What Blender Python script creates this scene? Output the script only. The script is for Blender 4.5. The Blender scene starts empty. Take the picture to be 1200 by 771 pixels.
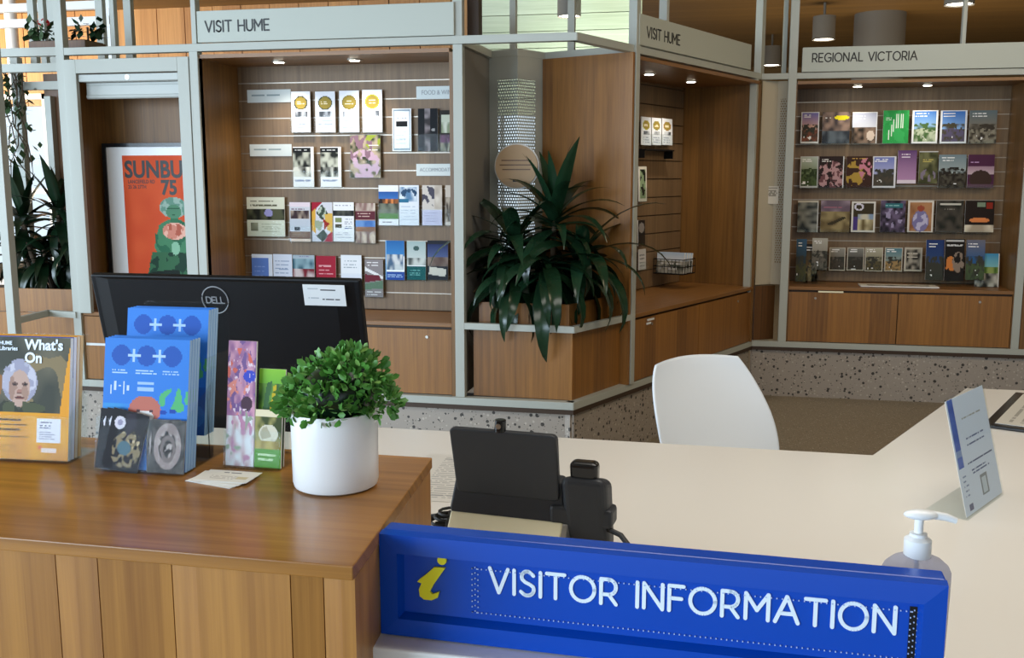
import bpy, bmesh, math, random
import numpy as np
from mathutils import Vector, Matrix
C = bpy.context.scene.collection
PI = math.pi
# ---------------------------------------------------------------- camera, world, lights, exposure
F_PX = 1163.0; PITCH = math.atan(178 / F_PX); YAW = math.radians(11.8); EYE = 1.56
cd = bpy.data.cameras.new('camera'); cd.sensor_width = 36; cd.lens = 36 * F_PX / 1200; cd.clip_start = .05
cam = bpy.data.objects.new('camera', cd); C.objects.link(cam)
cam.location = (0, 0, EYE); cam.rotation_euler = (PI / 2 - PITCH, 0, YAW)
sc = bpy.context.scene; sc.camera = cam
vs = sc.view_settings; vs.view_transform = 'Standard'; vs.look = 'None'; vs.gamma = 1; vs.exposure = 0.48
w = bpy.data.worlds.new('world'); sc.world = w; w.use_nodes = True
bg = w.node_tree.nodes['Background']; bg.inputs[0].default_value = (.76, .88, 1, 1); bg.inputs[1].default_value = .85

def lamp(name, kind, loc, target, energy, color, size=1, size_y=None, spot=None, blend=.6):
    d = bpy.data.lights.new(name, kind); d.energy = energy; d.color = color
    if kind == 'AREA':
        d.size = size
        if size_y: d.shape = 'RECTANGLE'; d.size_y = size_y
    else:
        d.shadow_soft_size = size
    if kind == 'SPOT': d.spot_size = spot; d.spot_blend = blend
    o = bpy.data.objects.new(name, d); C.objects.link(o); o.location = loc
    o.rotation_euler = (Vector(target) - Vector(loc)).to_track_quat('-Z', 'Y').to_euler()
    return o
DAY = (.66, .83, 1.0); WARM = (1.0, .80, .55)
lamp('front_window_daylight', 'AREA', (-5.4, -3.0, 1.9), (-1.4, 5, 1.2), 340, DAY, 5.0, 2.6)
lamp('left_window_daylight', 'AREA', (-7.6, 2.2, 1.8), (0, 3.0, .9), 220, DAY, 4.0, 2.4)
lamp('rear_left_wall_fill', 'AREA', (-8.0, 7.2, 2.3), (-4, 10, 2.2), 95, (1, .86, .66), 2.5, 1.2)  # added warm fill for the orange timber wall, not daylight from a window
lamp('desk_overhead_fill', 'AREA', (.6, 2.3, 3.15), (.6, 2.3, 0), 38, (1, .96, .88), 2.6, 1.6)  # unseen overhead fill added to brighten the desk
lamp('right_warm_fill', 'AREA', (1.9, 5.0, 3.15), (1.2, 7.2, 1.0), 32, (1, .80, .54), 1.6, 1.2)  # added fill that warms the right side, no fixture modelled
lamp('bulkhead_fill', 'AREA', (-.75, 7.25, 2.35), (-.75, 7.9, 2.75), 7, (.86, 1, .84), 1.4, .25)  # greenish fill added to brighten the bulkhead boards, no fixture there
lamp('hall_ceiling_fill', 'AREA', (1.5, 10.0, 1.2), (1.5, 10.6, 3.2), 22, (1, .80, .55), 3.0, 2.0)  # added fill aimed upward from below to lift the dark ceiling

# ---------------------------------------------------------------- colour and materials
def lin(c):
    return c / 12.92 if c <= .04045 else ((c + .055) / 1.055) ** 2.4
def hx(s):
    if len(s) == 3: s = ''.join(ch * 2 for ch in s)
    return tuple(lin(int(s[i:i + 2], 16) / 255) for i in (0, 2, 4))
def rgba(s): return hx(s) + (1,)
def new_mat(name):
    m = bpy.data.materials.new(name); m.use_nodes = True
    nt = m.node_tree; return m, nt, nt.nodes['Principled BSDF']
def N(nt, t, **kw):
    n = nt.nodes.new(t)
    for k, v in kw.items(): setattr(n, k, v)
    return n
def plain(name, col, rough=.5, metal=0, grain=.0, scale=40, bump=0, spec=.5):
    m, nt, b = new_mat(name)
    b.inputs['Roughness'].default_value = rough; b.inputs['Metallic'].default_value = metal
    b.inputs['Specular IOR Level'].default_value = spec
    b.inputs['Base Color'].default_value = rgba(col)
    tc = N(nt, 'ShaderNodeTexCoord'); no = N(nt, 'ShaderNodeTexNoise')
    no.inputs['Scale'].default_value = scale; no.inputs['Detail'].default_value = 3
    nt.links.new(tc.outputs['Object'], no.inputs['Vector'])
    if grain:
        mx = N(nt, 'ShaderNodeMixRGB', blend_type='MULTIPLY'); mx.inputs[0].default_value = grain
        mx.inputs[1].default_value = rgba(col); nt.links.new(no.outputs['Fac'], mx.inputs[2])
        nt.links.new(mx.outputs[0], b.inputs['Base Color'])
    if bump:
        bp = N(nt, 'ShaderNodeBump'); bp.inputs['Strength'].default_value = bump; bp.inputs['Distance'].default_value = .002
        nt.links.new(no.outputs['Fac'], bp.inputs['Height']); nt.links.new(bp.outputs[0], b.inputs['Normal'])
    return m
def wood(name, c1, c2, axis='z', rough=.42, strip=.115, var=.35):
    m, nt, b = new_mat(name); L = nt.links.new
    tc = N(nt, 'ShaderNodeTexCoord'); sp = N(nt, 'ShaderNodeSeparateXYZ'); L(tc.outputs['Object'], sp.inputs[0])
    ad = N(nt, 'ShaderNodeMath', operation='ADD'); al = 'Z'
    if axis == 'z': L(sp.outputs['X'], ad.inputs[0]); L(sp.outputs['Y'], ad.inputs[1]); al = 'Z'
    elif axis == 'x': L(sp.outputs['Y'], ad.inputs[0]); L(sp.outputs['Z'], ad.inputs[1]); al = 'X'
    else: L(sp.outputs['X'], ad.inputs[0]); L(sp.outputs['Z'], ad.inputs[1]); al = 'Y'
    dv = N(nt, 'ShaderNodeMath', operation='DIVIDE'); L(ad.outputs[0], dv.inputs[0]); dv.inputs[1].default_value = strip
    fl = N(nt, 'ShaderNodeMath', operation='FLOOR'); L(dv.outputs[0], fl.inputs[0])
    wn = N(nt, 'ShaderNodeTexWhiteNoise', noise_dimensions='1D'); L(fl.outputs[0], wn.inputs['W'])
    def grain(sq, sa, det):
        a = N(nt, 'ShaderNodeMath', operation='MULTIPLY'); L(ad.outputs[0], a.inputs[0]); a.inputs[1].default_value = sq
        c = N(nt, 'ShaderNodeMath', operation='MULTIPLY'); L(sp.outputs[al], c.inputs[0]); c.inputs[1].default_value = sa
        r = N(nt, 'ShaderNodeMath', operation='MULTIPLY'); L(wn.outputs['Value'], r.inputs[0]); r.inputs[1].default_value = 40
        cb = N(nt, 'ShaderNodeCombineXYZ'); L(a.outputs[0], cb.inputs[0]); L(r.outputs[0], cb.inputs[1]); L(c.outputs[0], cb.inputs[2])
        n = N(nt, 'ShaderNodeTexNoise'); n.inputs['Scale'].default_value = 1; n.inputs['Detail'].default_value = det
        n.inputs['Roughness'].default_value = .65; L(cb.outputs[0], n.inputs['Vector']); return n
    g1 = grain(55, 1.6, 4); g2 = grain(260, 5, 2)
    mr = N(nt, 'ShaderNodeMapRange'); L(g1.outputs['Fac'], mr.inputs[0]); mr.inputs[1].default_value = .3; mr.inputs[2].default_value = .7
    s1 = N(nt, 'ShaderNodeMath', operation='MULTIPLY_ADD'); L(wn.outputs['Value'], s1.inputs[0]); s1.inputs[1].default_value = var
    mm = N(nt, 'ShaderNodeMath', operation='MULTIPLY'); L(mr.outputs[0], mm.inputs[0]); mm.inputs[1].default_value = .75 - var / 2
    L(mm.outputs[0], s1.inputs[2])
    s2 = N(nt, 'ShaderNodeMath', operation='MULTIPLY_ADD'); L(g2.outputs['Fac'], s2.inputs[0]); s2.inputs[1].default_value = .35; L(s1.outputs[0], s2.inputs[2])
    mx = N(nt, 'ShaderNodeMixRGB'); mx.inputs[1].default_value = rgba(c1); mx.inputs[2].default_value = rgba(c2); L(s2.outputs[0], mx.inputs[0])
    L(mx.outputs[0], b.inputs['Base Color']); b.inputs['Roughness'].default_value = rough
    return m
def terrazzo(name, base, chip, chip2, scale):
    m, nt, b = new_mat(name); L = nt.links.new
    tc = N(nt, 'ShaderNodeTexCoord')
    prev = None
    for i, (sc_, th, col) in enumerate(((scale, .24, chip), (scale * 1.9, .16, chip2), (scale * 1.3, .2, 'b9afa2'))):
        v = N(nt, 'ShaderNodeTexVoronoi'); v.inputs['Scale'].default_value = sc_
        mp = N(nt, 'ShaderNodeMapping'); mp.inputs['Location'].default_value = (i * 3.1, i * 1.7, i)
        L(tc.outputs['Object'], mp.inputs[0]); L(mp.outputs[0], v.inputs['Vector'])
        sp = N(nt, 'ShaderNodeSeparateColor'); L(v.outputs['Color'], sp.inputs[0])
        t = N(nt, 'ShaderNodeMath', operation='MULTIPLY'); L(sp.outputs[0], t.inputs[0]); t.inputs[1].default_value = th * 1.6
        lt = N(nt, 'ShaderNodeMath', operation='LESS_THAN'); L(v.outputs['Distance'], lt.inputs[0]); L(t.outputs[0], lt.inputs[1])
        mx = N(nt, 'ShaderNodeMixRGB'); L(lt.outputs[0], mx.inputs[0]); mx.inputs[2].default_value = rgba(col)
        if prev: L(prev.outputs[0], mx.inputs[1])
        else: mx.inputs[1].default_value = rgba(base)
        prev = mx
    L(prev.outputs[0], b.inputs['Base Color']); b.inputs['Roughness'].default_value = .45
    return m
def emit(name, col, strength):
    m, nt, b = new_mat(name); b.inputs['Emission Color'].default_value = rgba(col); b.inputs['Emission Strength'].default_value = strength
    b.inputs['Base Color'].default_value = rgba(col); return m
def clear(name, tint='fbfdfd', gloss=.10, alpha=.0):
    m = bpy.data.materials.new(name); m.use_nodes = True; nt = m.node_tree; nt.nodes.clear(); L = nt.links.new
    out = N(nt, 'ShaderNodeOutputMaterial'); tr = N(nt, 'ShaderNodeBsdfTransparent'); tr.inputs[0].default_value = rgba(tint)
    gl = N(nt, 'ShaderNodeBsdfGlossy'); gl.inputs['Roughness'].default_value = .06
    lw = N(nt, 'ShaderNodeLayerWeight'); lw.inputs[0].default_value = .5
    pw = N(nt, 'ShaderNodeMath', operation='POWER'); L(lw.outputs['Facing'], pw.inputs[0]); pw.inputs[1].default_value = 4
    ma = N(nt, 'ShaderNodeMath', operation='MULTIPLY_ADD'); L(pw.outputs[0], ma.inputs[0]); ma.inputs[1].default_value = .5; ma.inputs[2].default_value = gloss * .04
    mx = N(nt, 'ShaderNodeMixShader'); L(ma.outputs[0], mx.inputs[0]); L(tr.outputs[0], mx.inputs[1]); L(gl.outputs[0], mx.inputs[2])
    if alpha:
        df = N(nt, 'ShaderNodeBsdfDiffuse'); df.inputs[0].default_value = rgba(tint); m2 = N(nt, 'ShaderNodeMixShader'); m2.inputs[0].default_value = alpha
        L(mx.outputs[0], m2.inputs[1]); L(df.outputs[0], m2.inputs[2]); mx = m2
    L(mx.outputs[0], out.inputs[0]); return m
def perforated(name, col, pitch):
    m, nt, b = new_mat(name); L = nt.links.new
    b.inputs['Base Color'].default_value = rgba(col); b.inputs['Roughness'].default_value = .5
    uv = N(nt, 'ShaderNodeUVMap'); uv.uv_map = 'UVMap'
    sp = N(nt, 'ShaderNodeSeparateXYZ'); L(uv.outputs[0], sp.inputs[0])
    def cell(o, k, off=None):
        a = N(nt, 'ShaderNodeMath', operation='DIVIDE'); L(o, a.inputs[0]); a.inputs[1].default_value = k
        src = a.outputs[0]
        if off is not None:
            ad = N(nt, 'ShaderNodeMath', operation='ADD'); L(src, ad.inputs[0]); L(off, ad.inputs[1]); src = ad.outputs[0]
        f = N(nt, 'ShaderNodeMath', operation='FRACT'); L(src, f.inputs[0])
        s = N(nt, 'ShaderNodeMath', operation='SUBTRACT'); L(f.outputs[0], s.inputs[0]); s.inputs[1].default_value = .5
        q = N(nt, 'ShaderNodeMath', operation='MULTIPLY'); L(s.outputs[0], q.inputs[0]); L(s.outputs[0], q.inputs[1]); return q, a
    qy, ay = cell(sp.outputs['Y'], pitch)
    fl = N(nt, 'ShaderNodeMath', operation='FLOOR'); L(ay.outputs[0], fl.inputs[0])
    hf = N(nt, 'ShaderNodeMath', operation='MULTIPLY'); L(fl.outputs[0], hf.inputs[0]); hf.inputs[1].default_value = .5
    qx, ax = cell(sp.outputs['X'], pitch, hf.outputs[0])
    sm = N(nt, 'ShaderNodeMath', operation='ADD'); L(qx.outputs[0], sm.inputs[0]); L(qy.outputs[0], sm.inputs[1])
    lt = N(nt, 'ShaderNodeMath', operation='LESS_THAN'); L(sm.outputs[0], lt.inputs[0]); lt.inputs[1].default_value = .085
    tr = N(nt, 'ShaderNodeBsdfTransparent'); mx = N(nt, 'ShaderNodeMixShader')
    L(lt.outputs[0], mx.inputs[0]); L(b.outputs[0], mx.inputs[1]); L(tr.outputs[0], mx.inputs[2])
    L(mx.outputs[0], nt.nodes['Material Output'].inputs[0]); return m
def printed(name, rough):
    m, nt, b = new_mat(name); a = N(nt, 'ShaderNodeVertexColor', layer_name='Col')
    nt.links.new(a.outputs[0], b.inputs['Base Color']); b.inputs['Roughness'].default_value = rough; b.inputs['Specular IOR Level'].default_value = .12; return m

M = dict(
    wood=wood('oak_veneer', '4c3317', '88602f'), wood_door=wood('oak_door_veneer', '543317', '9c6a30', strip=.14, var=.5),
    slat=wood('oak_slat', '5c4732', '846a4b', rough=.5, var=.2), wood_top=wood('oak_worktop', '5c3d1c', '926535', axis='x', rough=.35, var=.25),
    counter=wood('counter_front_veneer', '7f4f20', 'b27d3a', rough=.4, strip=.2, var=.25), countertop=wood('counter_top_veneer', '7a4d1e', 'ad7836', axis='x', rough=.24, strip=.09, var=.25),
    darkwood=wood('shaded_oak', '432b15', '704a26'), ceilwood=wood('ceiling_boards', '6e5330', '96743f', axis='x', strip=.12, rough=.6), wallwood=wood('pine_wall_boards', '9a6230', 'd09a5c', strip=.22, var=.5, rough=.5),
    pale=wood('pale_lit_board', 'b9c4a6', 'dfe6cf', axis='x', rough=.6, strip=.1, var=.3),  # pale green of the daylit timber is put into this board colour
    steel=plain('pale_grey_paint', 'adb0a7', .45), sign=plain('sign_board_paint', 'b3b8ae', .5), ink=plain('dark_lettering', '191a1a', .5),
    terrazzo=terrazzo('terrazzo_plinth', 'a0968b', '3a3531', '5f5850', 34), floor=terrazzo('terrazzo_floor', '857a66', '6a604f', '736856', 60),
    desk=plain('white_solid_surface', 'ebe7df', .22), white=plain('white_laminate', 'eef0f0', .3), chair=plain('white_chair_plastic', 'e6ecf2', .35),
    pot=plain('white_glazed_ceramic', 'eceeef', .22), soil=plain('dark_soil', '2a211a', .9, bump=.6, scale=90),
    black=plain('black_plastic', '090b0f', .5, bump=.15, scale=400, spec=.25), phone=plain('slate_black_plastic', '2a2e34', .48, bump=.2, scale=500), gloss=plain('glossy_black_plastic', '15181c', .2),
    silver=plain('silver_plastic', 'a9aaa8', .3, metal=.6), cream=plain('lit_cream_plastic', 'fbf4d2', .35), logo=plain('grey_logo', '8d9298', .4),
    blue=plain('blue_gloss_panel', '0348b6', .22), bluedk=plain('blue_panel_face', '0c3cae', .3), lettering=plain('white_lettering', 'e6f4ff', .4), yellow=plain('yellow_enamel', 'f4ea1c', .4),
    led=plain('clear_led_dome', 'b9cdf0', .2), paper=plain('white_paper', 'e9ebee', .7), label=plain('label_paper', 'dfe3e2', .6),
    leaf=plain('dracaena_leaf', '21402a', .22, grain=.6, scale=14), leafd=plain('dark_dracaena_leaf', '16301c', .3, grain=.6, scale=14), box=plain('boxwood_leaf', '63a848', .45, grain=.6, scale=60), boxl=plain('boxwood_young_leaf', '92c866', .45, grain=.5, scale=60),
    stem=plain('brown_stem', '4a3a28', .8), vine=plain('vine_leaf', '3d5a33', .5, grain=.5), red=plain('red_petal', 'b02020', .5),
    acrylic=clear('clear_acrylic'), glass=clear('window_glass'), gel=clear('clear_gel_bottle', 'dcdde8', .6, .30), perf=perforated('perforated_grey_metal', 'aab2ae', .017), perf2=perforated('perforated_beige_metal', 'b5ab96', .017),
    disc=plain('plywood_disc', 'c6a884', .6, grain=.2, scale=8), lens=emit('lamp_lens', 'fff6e2', 14), cable=plain('black_cable', '0e0e10', .5), grey=plain('grey_column_paint', '7b7770', .7), wallp=plain('cream_wall_paint', 'bdb29c', .8),
    print=printed('printed_paper', .5), printg=printed('glossy_printed_card', .42), chrome=plain('brushed_metal', 'b7b3aa', .3, metal=.9), orange=plain('orange_poster_ink', 'd8542a', .6), chan=plain('aluminium_channel', 'a79c8e', .35, metal=.5), shutter=plain('shutter_metal', 'b4b8b3', .4),
    tint=clear('tinted_pump_white', 'ffffff', .2), pane=clear('clear_pane'), brownb=plain('brown_frame_edge', '3b2a1c', .6))

# ---------------------------------------------------------------- mesh helpers
class MB:
    def __init__(s): s.v = []; s.f = []; s.c = []; s.uv = None
    def add(s, vs, fs):
        b = len(s.v); s.v += [tuple(p) for p in vs]; s.f += [tuple(b + i for i in f) for f in fs]; return s
    def box(s, x0, x1, y0, y1, z0, z1):
        return s.add([(x0, y0, z0), (x1, y0, z0), (x1, y1, z0), (x0, y1, z0), (x0, y0, z1), (x1, y0, z1), (x1, y1, z1), (x0, y1, z1)],
                     [(0, 3, 2, 1), (4, 5, 6, 7), (0, 1, 5, 4), (1, 2, 6, 5), (2, 3, 7, 6), (3, 0, 4, 7)])
    def wall(s, p, q, t, z0, z1, off=0):            # a slab along p-q, thickness to the left of the direction
        p, q = Vector(p[:2]), Vector(q[:2]); d = (q - p).normalized(); n = Vector((-d.y, d.x)); a = p + n * off; b = q + n * off
        return s.prism([a, b, b + n * t, a + n * t], z0, z1)
    def prism(s, poly, z0, z1):
        n = len(poly); vs = [(p[0], p[1], z0) for p in poly] + [(p[0], p[1], z1) for p in poly]
        return s.add(vs, [tuple(range(n - 1, -1, -1)), tuple(range(n, 2 * n))] + [(i, (i + 1) % n, n + (i + 1) % n, n + i) for i in range(n)])
    def tube(s, pts, r, n=8, caps=True):
        pts = [Vector(p) for p in pts]; rings = []; up = Vector((0, 0, 1))
        for i, p in enumerate(pts):
            t = (pts[min(i + 1, len(pts) - 1)] - pts[max(i - 1, 0)]).normalized()
            a = t.cross(up if abs(t.z) < .95 else Vector((1, 0, 0))).normalized(); b = t.cross(a).normalized()
            rr = r[i] if hasattr(r, '__len__') else r
            rings.append([p + (a * math.cos(2 * PI * k / n) + b * math.sin(2 * PI * k / n)) * rr for k in range(n)])
        vs = [v for g in rings for v in g]; fs = []
        for i in range(len(pts) - 1):
            for k in range(n): fs.append((i * n + k, (i + 1) * n + k, (i + 1) * n + (k + 1) % n, i * n + (k + 1) % n))
        if caps: fs += [tuple(range(n)), tuple(range(len(vs) - 1, len(vs) - n - 1, -1))]
        return s.add(vs, fs)
    def lathe(s, prof, n=32, c=(0, 0, 0), sx=1, sy=1):
        vs = []; fs = []
        for r, z in prof: vs += [(c[0] + r * sx * math.cos(2 * PI * k / n), c[1] + r * sy * math.sin(2 * PI * k / n), c[2] + z) for k in range(n)]
        for i in range(len(prof) - 1):
            for k in range(n): fs.append((i * n + k, i * n + (k + 1) % n, (i + 1) * n + (k + 1) % n, (i + 1) * n + k))
        if prof[0][0] > 1e-4: fs.append(tuple(range(n - 1, -1, -1)))
        if prof[-1][0] > 1e-4: fs.append(tuple(len(vs) - n + k for k in range(n)))
        return s.add(vs, fs)
    def ell(s, c, r, n=14, m=8):
        prof = [(max(math.sin(PI * i / m), .001), -math.cos(PI * i / m) * r[2]) for i in range(m + 1)]
        return s.lathe([(p[0], p[1]) for p in prof], n, c, r[0], r[1])
    def build(s, name, mat, parent=None, smooth=False, bevel=0, seg=2, loc=None, rz=0):
        me = bpy.data.meshes.new(name); me.from_pydata(s.v, [], s.f); me.validate(); me.update()
        me.materials.append(mat)
        if smooth:
            me.polygons.foreach_set('use_smooth', [True] * len(me.polygons))
        o = bpy.data.objects.new(name, me); C.objects.link(o)
        if smooth:
            try: me.set_sharp_from_angle(angle=math.radians(40))
            except Exception: pass
        if bevel:
            b = o.modifiers.new('bevel', 'BEVEL'); b.width = bevel; b.segments = seg; b.limit_method = 'ANGLE'
        if parent: o.parent = parent
        if loc: o.location = loc
        if rz: o.rotation_euler = (0, 0, rz)
        return o
def tag(o, label, cat, group=None, kind=None):
    o['label'] = label; o['category'] = cat
    if group: o['group'] = group
    if kind: o['kind'] = kind
    return o
def thing(name, label, cat, loc=(0, 0, 0), rz=0, group=None, rx=0):
    o = bpy.data.objects.new(name, None); C.objects.link(o); o.location = loc; o.rotation_euler = (rx, 0, rz); o.empty_display_size = .1
    return tag(o, label, cat, group)
def struct(o): o['kind'] = 'structure'; return o
def copy_tree(o, parent=None):
    c = o.copy(); C.objects.link(c)
    if parent: c.parent = parent
    for ch in list(o.children): copy_tree(ch, c)
    return c
def text(body, size, mat, parent, loc, rot=(PI / 2, 0, 0), bold=0, align='LEFT', name='lettering', sx=1):
    d = bpy.data.curves.new(name, 'FONT'); d.body = body; d.size = size; d.extrude = .0003; d.offset = bold; d.align_x = align; d.resolution_u = 3
    d.materials.append(mat); o = bpy.data.objects.new(name, d); C.objects.link(o); o.parent = parent; o.location = loc; o.rotation_euler = rot; o.scale = (sx, 1, 1); return o
# geometric capitals drawn as single strokes, unit cap height
def arc(cx, cy, rx, ry, a0, a1, n=14): return [(cx + rx * math.cos(math.radians(a0 + (a1 - a0) * i / n)), cy + ry * math.sin(math.radians(a0 + (a1 - a0) * i / n))) for i in range(n + 1)]
GLY = {
 'V': (.78, [[(0, 1), (.39, 0), (.78, 1)]]), 'I': (.0, [[(0, 0), (0, 1)]]), 'T': (.74, [[(0, 1), (.74, 1)], [(.37, 1), (.37, 0)]]),
 'S': (.58, [[(.55, .84)] + arc(.29, .75, .24, .25, 50, 180, 8) + [(.08, .65), (.2, .55), (.4, .47), (.54, .38)] + arc(.29, .26, .28, .26, 20, -140, 10) + [(.02, .14)]]),
 'O': (.98, [arc(.49, .5, .49, .5, 0, 360, 30)]), 'R': (.64, [[(0, 0), (0, 1), (.32, 1)] + arc(.32, .69, .29, .31, 90, -90, 10) + [(0, .38)], [(.32, .38), (.62, 0)]]),
 'N': (.74, [[(0, 0), (0, 1), (.74, 0), (.74, 1)]]), 'F': (.56, [[(0, 0), (0, 1), (.56, 1)], [(0, .5), (.48, .5)]]), 'M': (.86, [[(0, 0), (0, 1), (.43, .36), (.86, 1), (.86, 0)]]),
 'A': (.86, [[(0, 0), (.43, 1), (.86, 0)], [(.16, .34), (.70, .34)]]), 'H': (.72, [[(0, 0), (0, 1)], [(.72, 0), (.72, 1)], [(0, .5), (.72, .5)]]),
 'U': (.70, [[(0, 1), (0, .36)] + arc(.35, .35, .35, .35, 180, 360, 12) + [(.70, 1)]]), 'E': (.56, [[(.56, 1), (0, 1), (0, 0), (.56, 0)], [(0, .5), (.48, .5)]]),
 'G': (.90, [arc(.5, .5, .49, .5, 45, 320, 20) + [(.89, .2), (.89, .46), (.55, .46)]]), 'L': (.54, [[(0, 1), (0, 0), (.54, 0)]]), 'C': (.84, [arc(.5, .5, .49, .5, 45, 315, 20)]),
 'D': (.76, [[(0, 0), (0, 1), (.3, 1)] + arc(.3, .5, .46, .5, 90, -90, 14) + [(0, 0)]]), ' ': (.30, [])}
def stroke_width(s, gap=.25): return sum(GLY[c][0] + gap for c in s) - gap
def stroke_text(s, width, h, r, mat, parent, loc, gap=.25, name='lettering'):
    """flat raised letters: every stroke a ribbon of half width r with round joints, in the x-z plane"""
    k = width / stroke_width(s, gap); x = 0; mb = MB(); T = .0012
    cnt = [0]
    def slab_(pts, e): n = len(pts); mb.add([(a, -e, c) for a, c in pts] + [(a, T, c) for a, c in pts], [tuple(range(n)), tuple(range(2 * n - 1, n - 1, -1))] + [(i, n + i, n + (i + 1) % n, (i + 1) % n) for i in range(n)])
    for ch in s:
        wd, pl = GLY[ch]
        for pts in pl:
            P = [Vector(((x + a) * k, b * h)) for a, b in pts]
            for a, b in zip(P, P[1:]):
                d = (b - a)
                if d.length < 1e-6: continue
                d.normalize(); n_ = Vector((-d.y, d.x)) * r; cnt[0] += 1; slab_([a - n_, b - n_, b + n_, a + n_], .00006 * (cnt[0] % 2))
            for i, q in enumerate(P):
                if 0 < i < len(P) - 1 and (P[i + 1] - q).length > 1e-6 and (q - P[i - 1]).length > 1e-6 and (P[i + 1] - q).angle(q - P[i - 1]) < .25: continue
                slab_([(q.x + r * math.cos(t * PI / 6), q.y + r * math.sin(t * PI / 6)) for t in range(12)], .00012)
        x += wd + gap
    return mb.build(name, mat, parent, loc=loc)
# ---------------------------------------------------------------- measuring from the photograph (1200 x 771)
cy_, sy_ = math.cos(YAW), math.sin(YAW)
def ray(u, v):
    x = (u - 600) / F_PX; y = (v - 385.5) / F_PX
    a = (x, math.cos(PITCH) - y * math.sin(PITCH), -math.sin(PITCH) - y * math.cos(PITCH))
    return Vector((a[0] * cy_ - a[1] * sy_, a[0] * sy_ + a[1] * cy_, a[2]))
def atz(u, v, z): r = ray(u, v); return r * ((z - EYE) / r.z) + Vector((0, 0, EYE))
def aty(u, v, y): r = ray(u, v); return r * (y / r.y) + Vector((0, 0, EYE))
def atp(u, v, p, ang):                              # on a vertical plane through p whose run has the angle ang
    r = ray(u, v); n = Vector((-math.sin(ang), math.cos(ang), 0)); t = (n.x * p[0] + n.y * p[1]) / (n.x * r.x + n.y * r.y); return r * t + Vector((0, 0, EYE))
# ---------------------------------------------------------------- print: covers as small fields of coloured cells
def vnoise(nx, ny, sx, sy, rng):
    gx, gy = max(2, int(sx) + 2), max(2, int(sy) + 2); g = rng.random((gy, gx)); xs = np.linspace(0, gx - 1.001, nx); ys = np.linspace(0, gy - 1.001, ny)
    xi, yi = xs.astype(int), ys.astype(int); fx, fy = (xs - xi)[None, :], (ys - yi)[:, None]
    a = g[yi][:, xi]; b = g[yi][:, xi + 1]; c = g[yi + 1][:, xi]; d = g[yi + 1][:, xi + 1]
    return (a * (1 - fx) + b * fx) * (1 - fy) + (c * (1 - fx) + d * fx) * fy
def paint(ops, nx, ny, seed):
    rng = np.random.default_rng(seed); A = np.ones((ny, nx, 3)); U = ((np.arange(nx) + .5) / nx)[None, :].repeat(ny, 0); V = ((np.arange(ny) + .5) / ny)[:, None].repeat(nx, 1)
    for op in ops:
        k = op[0]
        if k == 'b': A[:] = hx(op[1])
        elif k == 'r': m = (U >= op[1]) & (V >= op[2]) & (U < op[3]) & (V < op[4]); A[m] = hx(op[5])
        elif k == 'c': m = ((U - op[1]) / op[3]) ** 2 + ((V - op[2]) / op[4]) ** 2 < 1; A[m] = hx(op[5])
        elif k == 'o': q = ((U - op[1]) / op[3]) ** 2 + ((V - op[2]) / op[4]) ** 2; A[(q < 1) & (q > op[6])] = hx(op[5])
        elif k == 'p':
            m = np.zeros((ny, nx), bool); P = op[1]
            for i in range(len(P)):
                (xa, ya), (xb, yb) = P[i], P[i - 1]
                if ya != yb: m ^= ((ya > V) != (yb > V)) & (U < (xb - xa) * (V - ya) / (yb - ya) + xa)
            A[m] = hx(op[2])
        elif k == 'n':
            m = (U >= op[1]) & (V >= op[2]) & (U < op[3]) & (V < op[4]); f = vnoise(nx, ny, op[7], op[8], rng)
            th = op[9] if len(op) > 9 else None; f = (f > th).astype(float) if th else np.clip((f - .25) * 2, 0, 1)
            X = np.array(hx(op[5])) * (1 - f[..., None]) + np.array(hx(op[6])) * f[..., None]; A[m] = X[m]
        elif k == 'N':                              # noise specks of one colour inside an ellipse
            f = vnoise(nx, ny, op[6], op[7], rng); m = (((U - op[1]) / op[3]) ** 2 + ((V - op[2]) / op[4]) ** 2 < 1) & (f > op[8]); A[m] = hx(op[5])
        elif k == 'g':
            m = (U >= op[1]) & (V >= op[2]) & (U < op[3]) & (V < op[4]); f = np.clip((V - op[2]) / (op[4] - op[2]), 0, 1)[..., None]
            X = np.array(hx(op[5])) * (1 - f) + np.array(hx(op[6])) * f; A[m] = X[m]
        elif k == 't':                              # lines of small type
            rows = op[6]
            for i in range(rows):
                y = op[2] + (op[4] - op[2]) * (i + .5) / rows; m = (abs(V - y) < .5 * max(1 / ny, .3 * (op[4] - op[2]) / rows)) & (U >= op[1]) & (U < op[3] - rng.random() * .25 * (op[3] - op[1])) & (rng.random((ny, nx)) > .18)
                A[m] = hx(op[5])
    return A
def ph(top, mid, low, seed_, title='f2f2f2', border=None, tl=.55, hill='3a3a33'):   # a cover with a printed photograph
    o = [('g', 0, 0, 1, .55, top, mid), ('n', 0, .40, 1, .75, mid, hill, 7, 8), ('n', 0, .58, 1, 1, low, hill, 10, 12), ('N', .5, .52, .55, .14, hill, 9, 12, .55), ('N', .5, .75, .45, .22, low, 11, 14, .66), ('N', .4, .85, .3, .1, title, 10, 16, .82), ('t', .1, .06, .1 + tl, .2, title, 2)]
    if border: o += [('r', 0, 0, .06, 1, border), ('r', .94, 0, 1, 1, border), ('r', 0, 0, 1, .04, border), ('r', 0, .95, 1, 1, border)]
    return o
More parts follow.
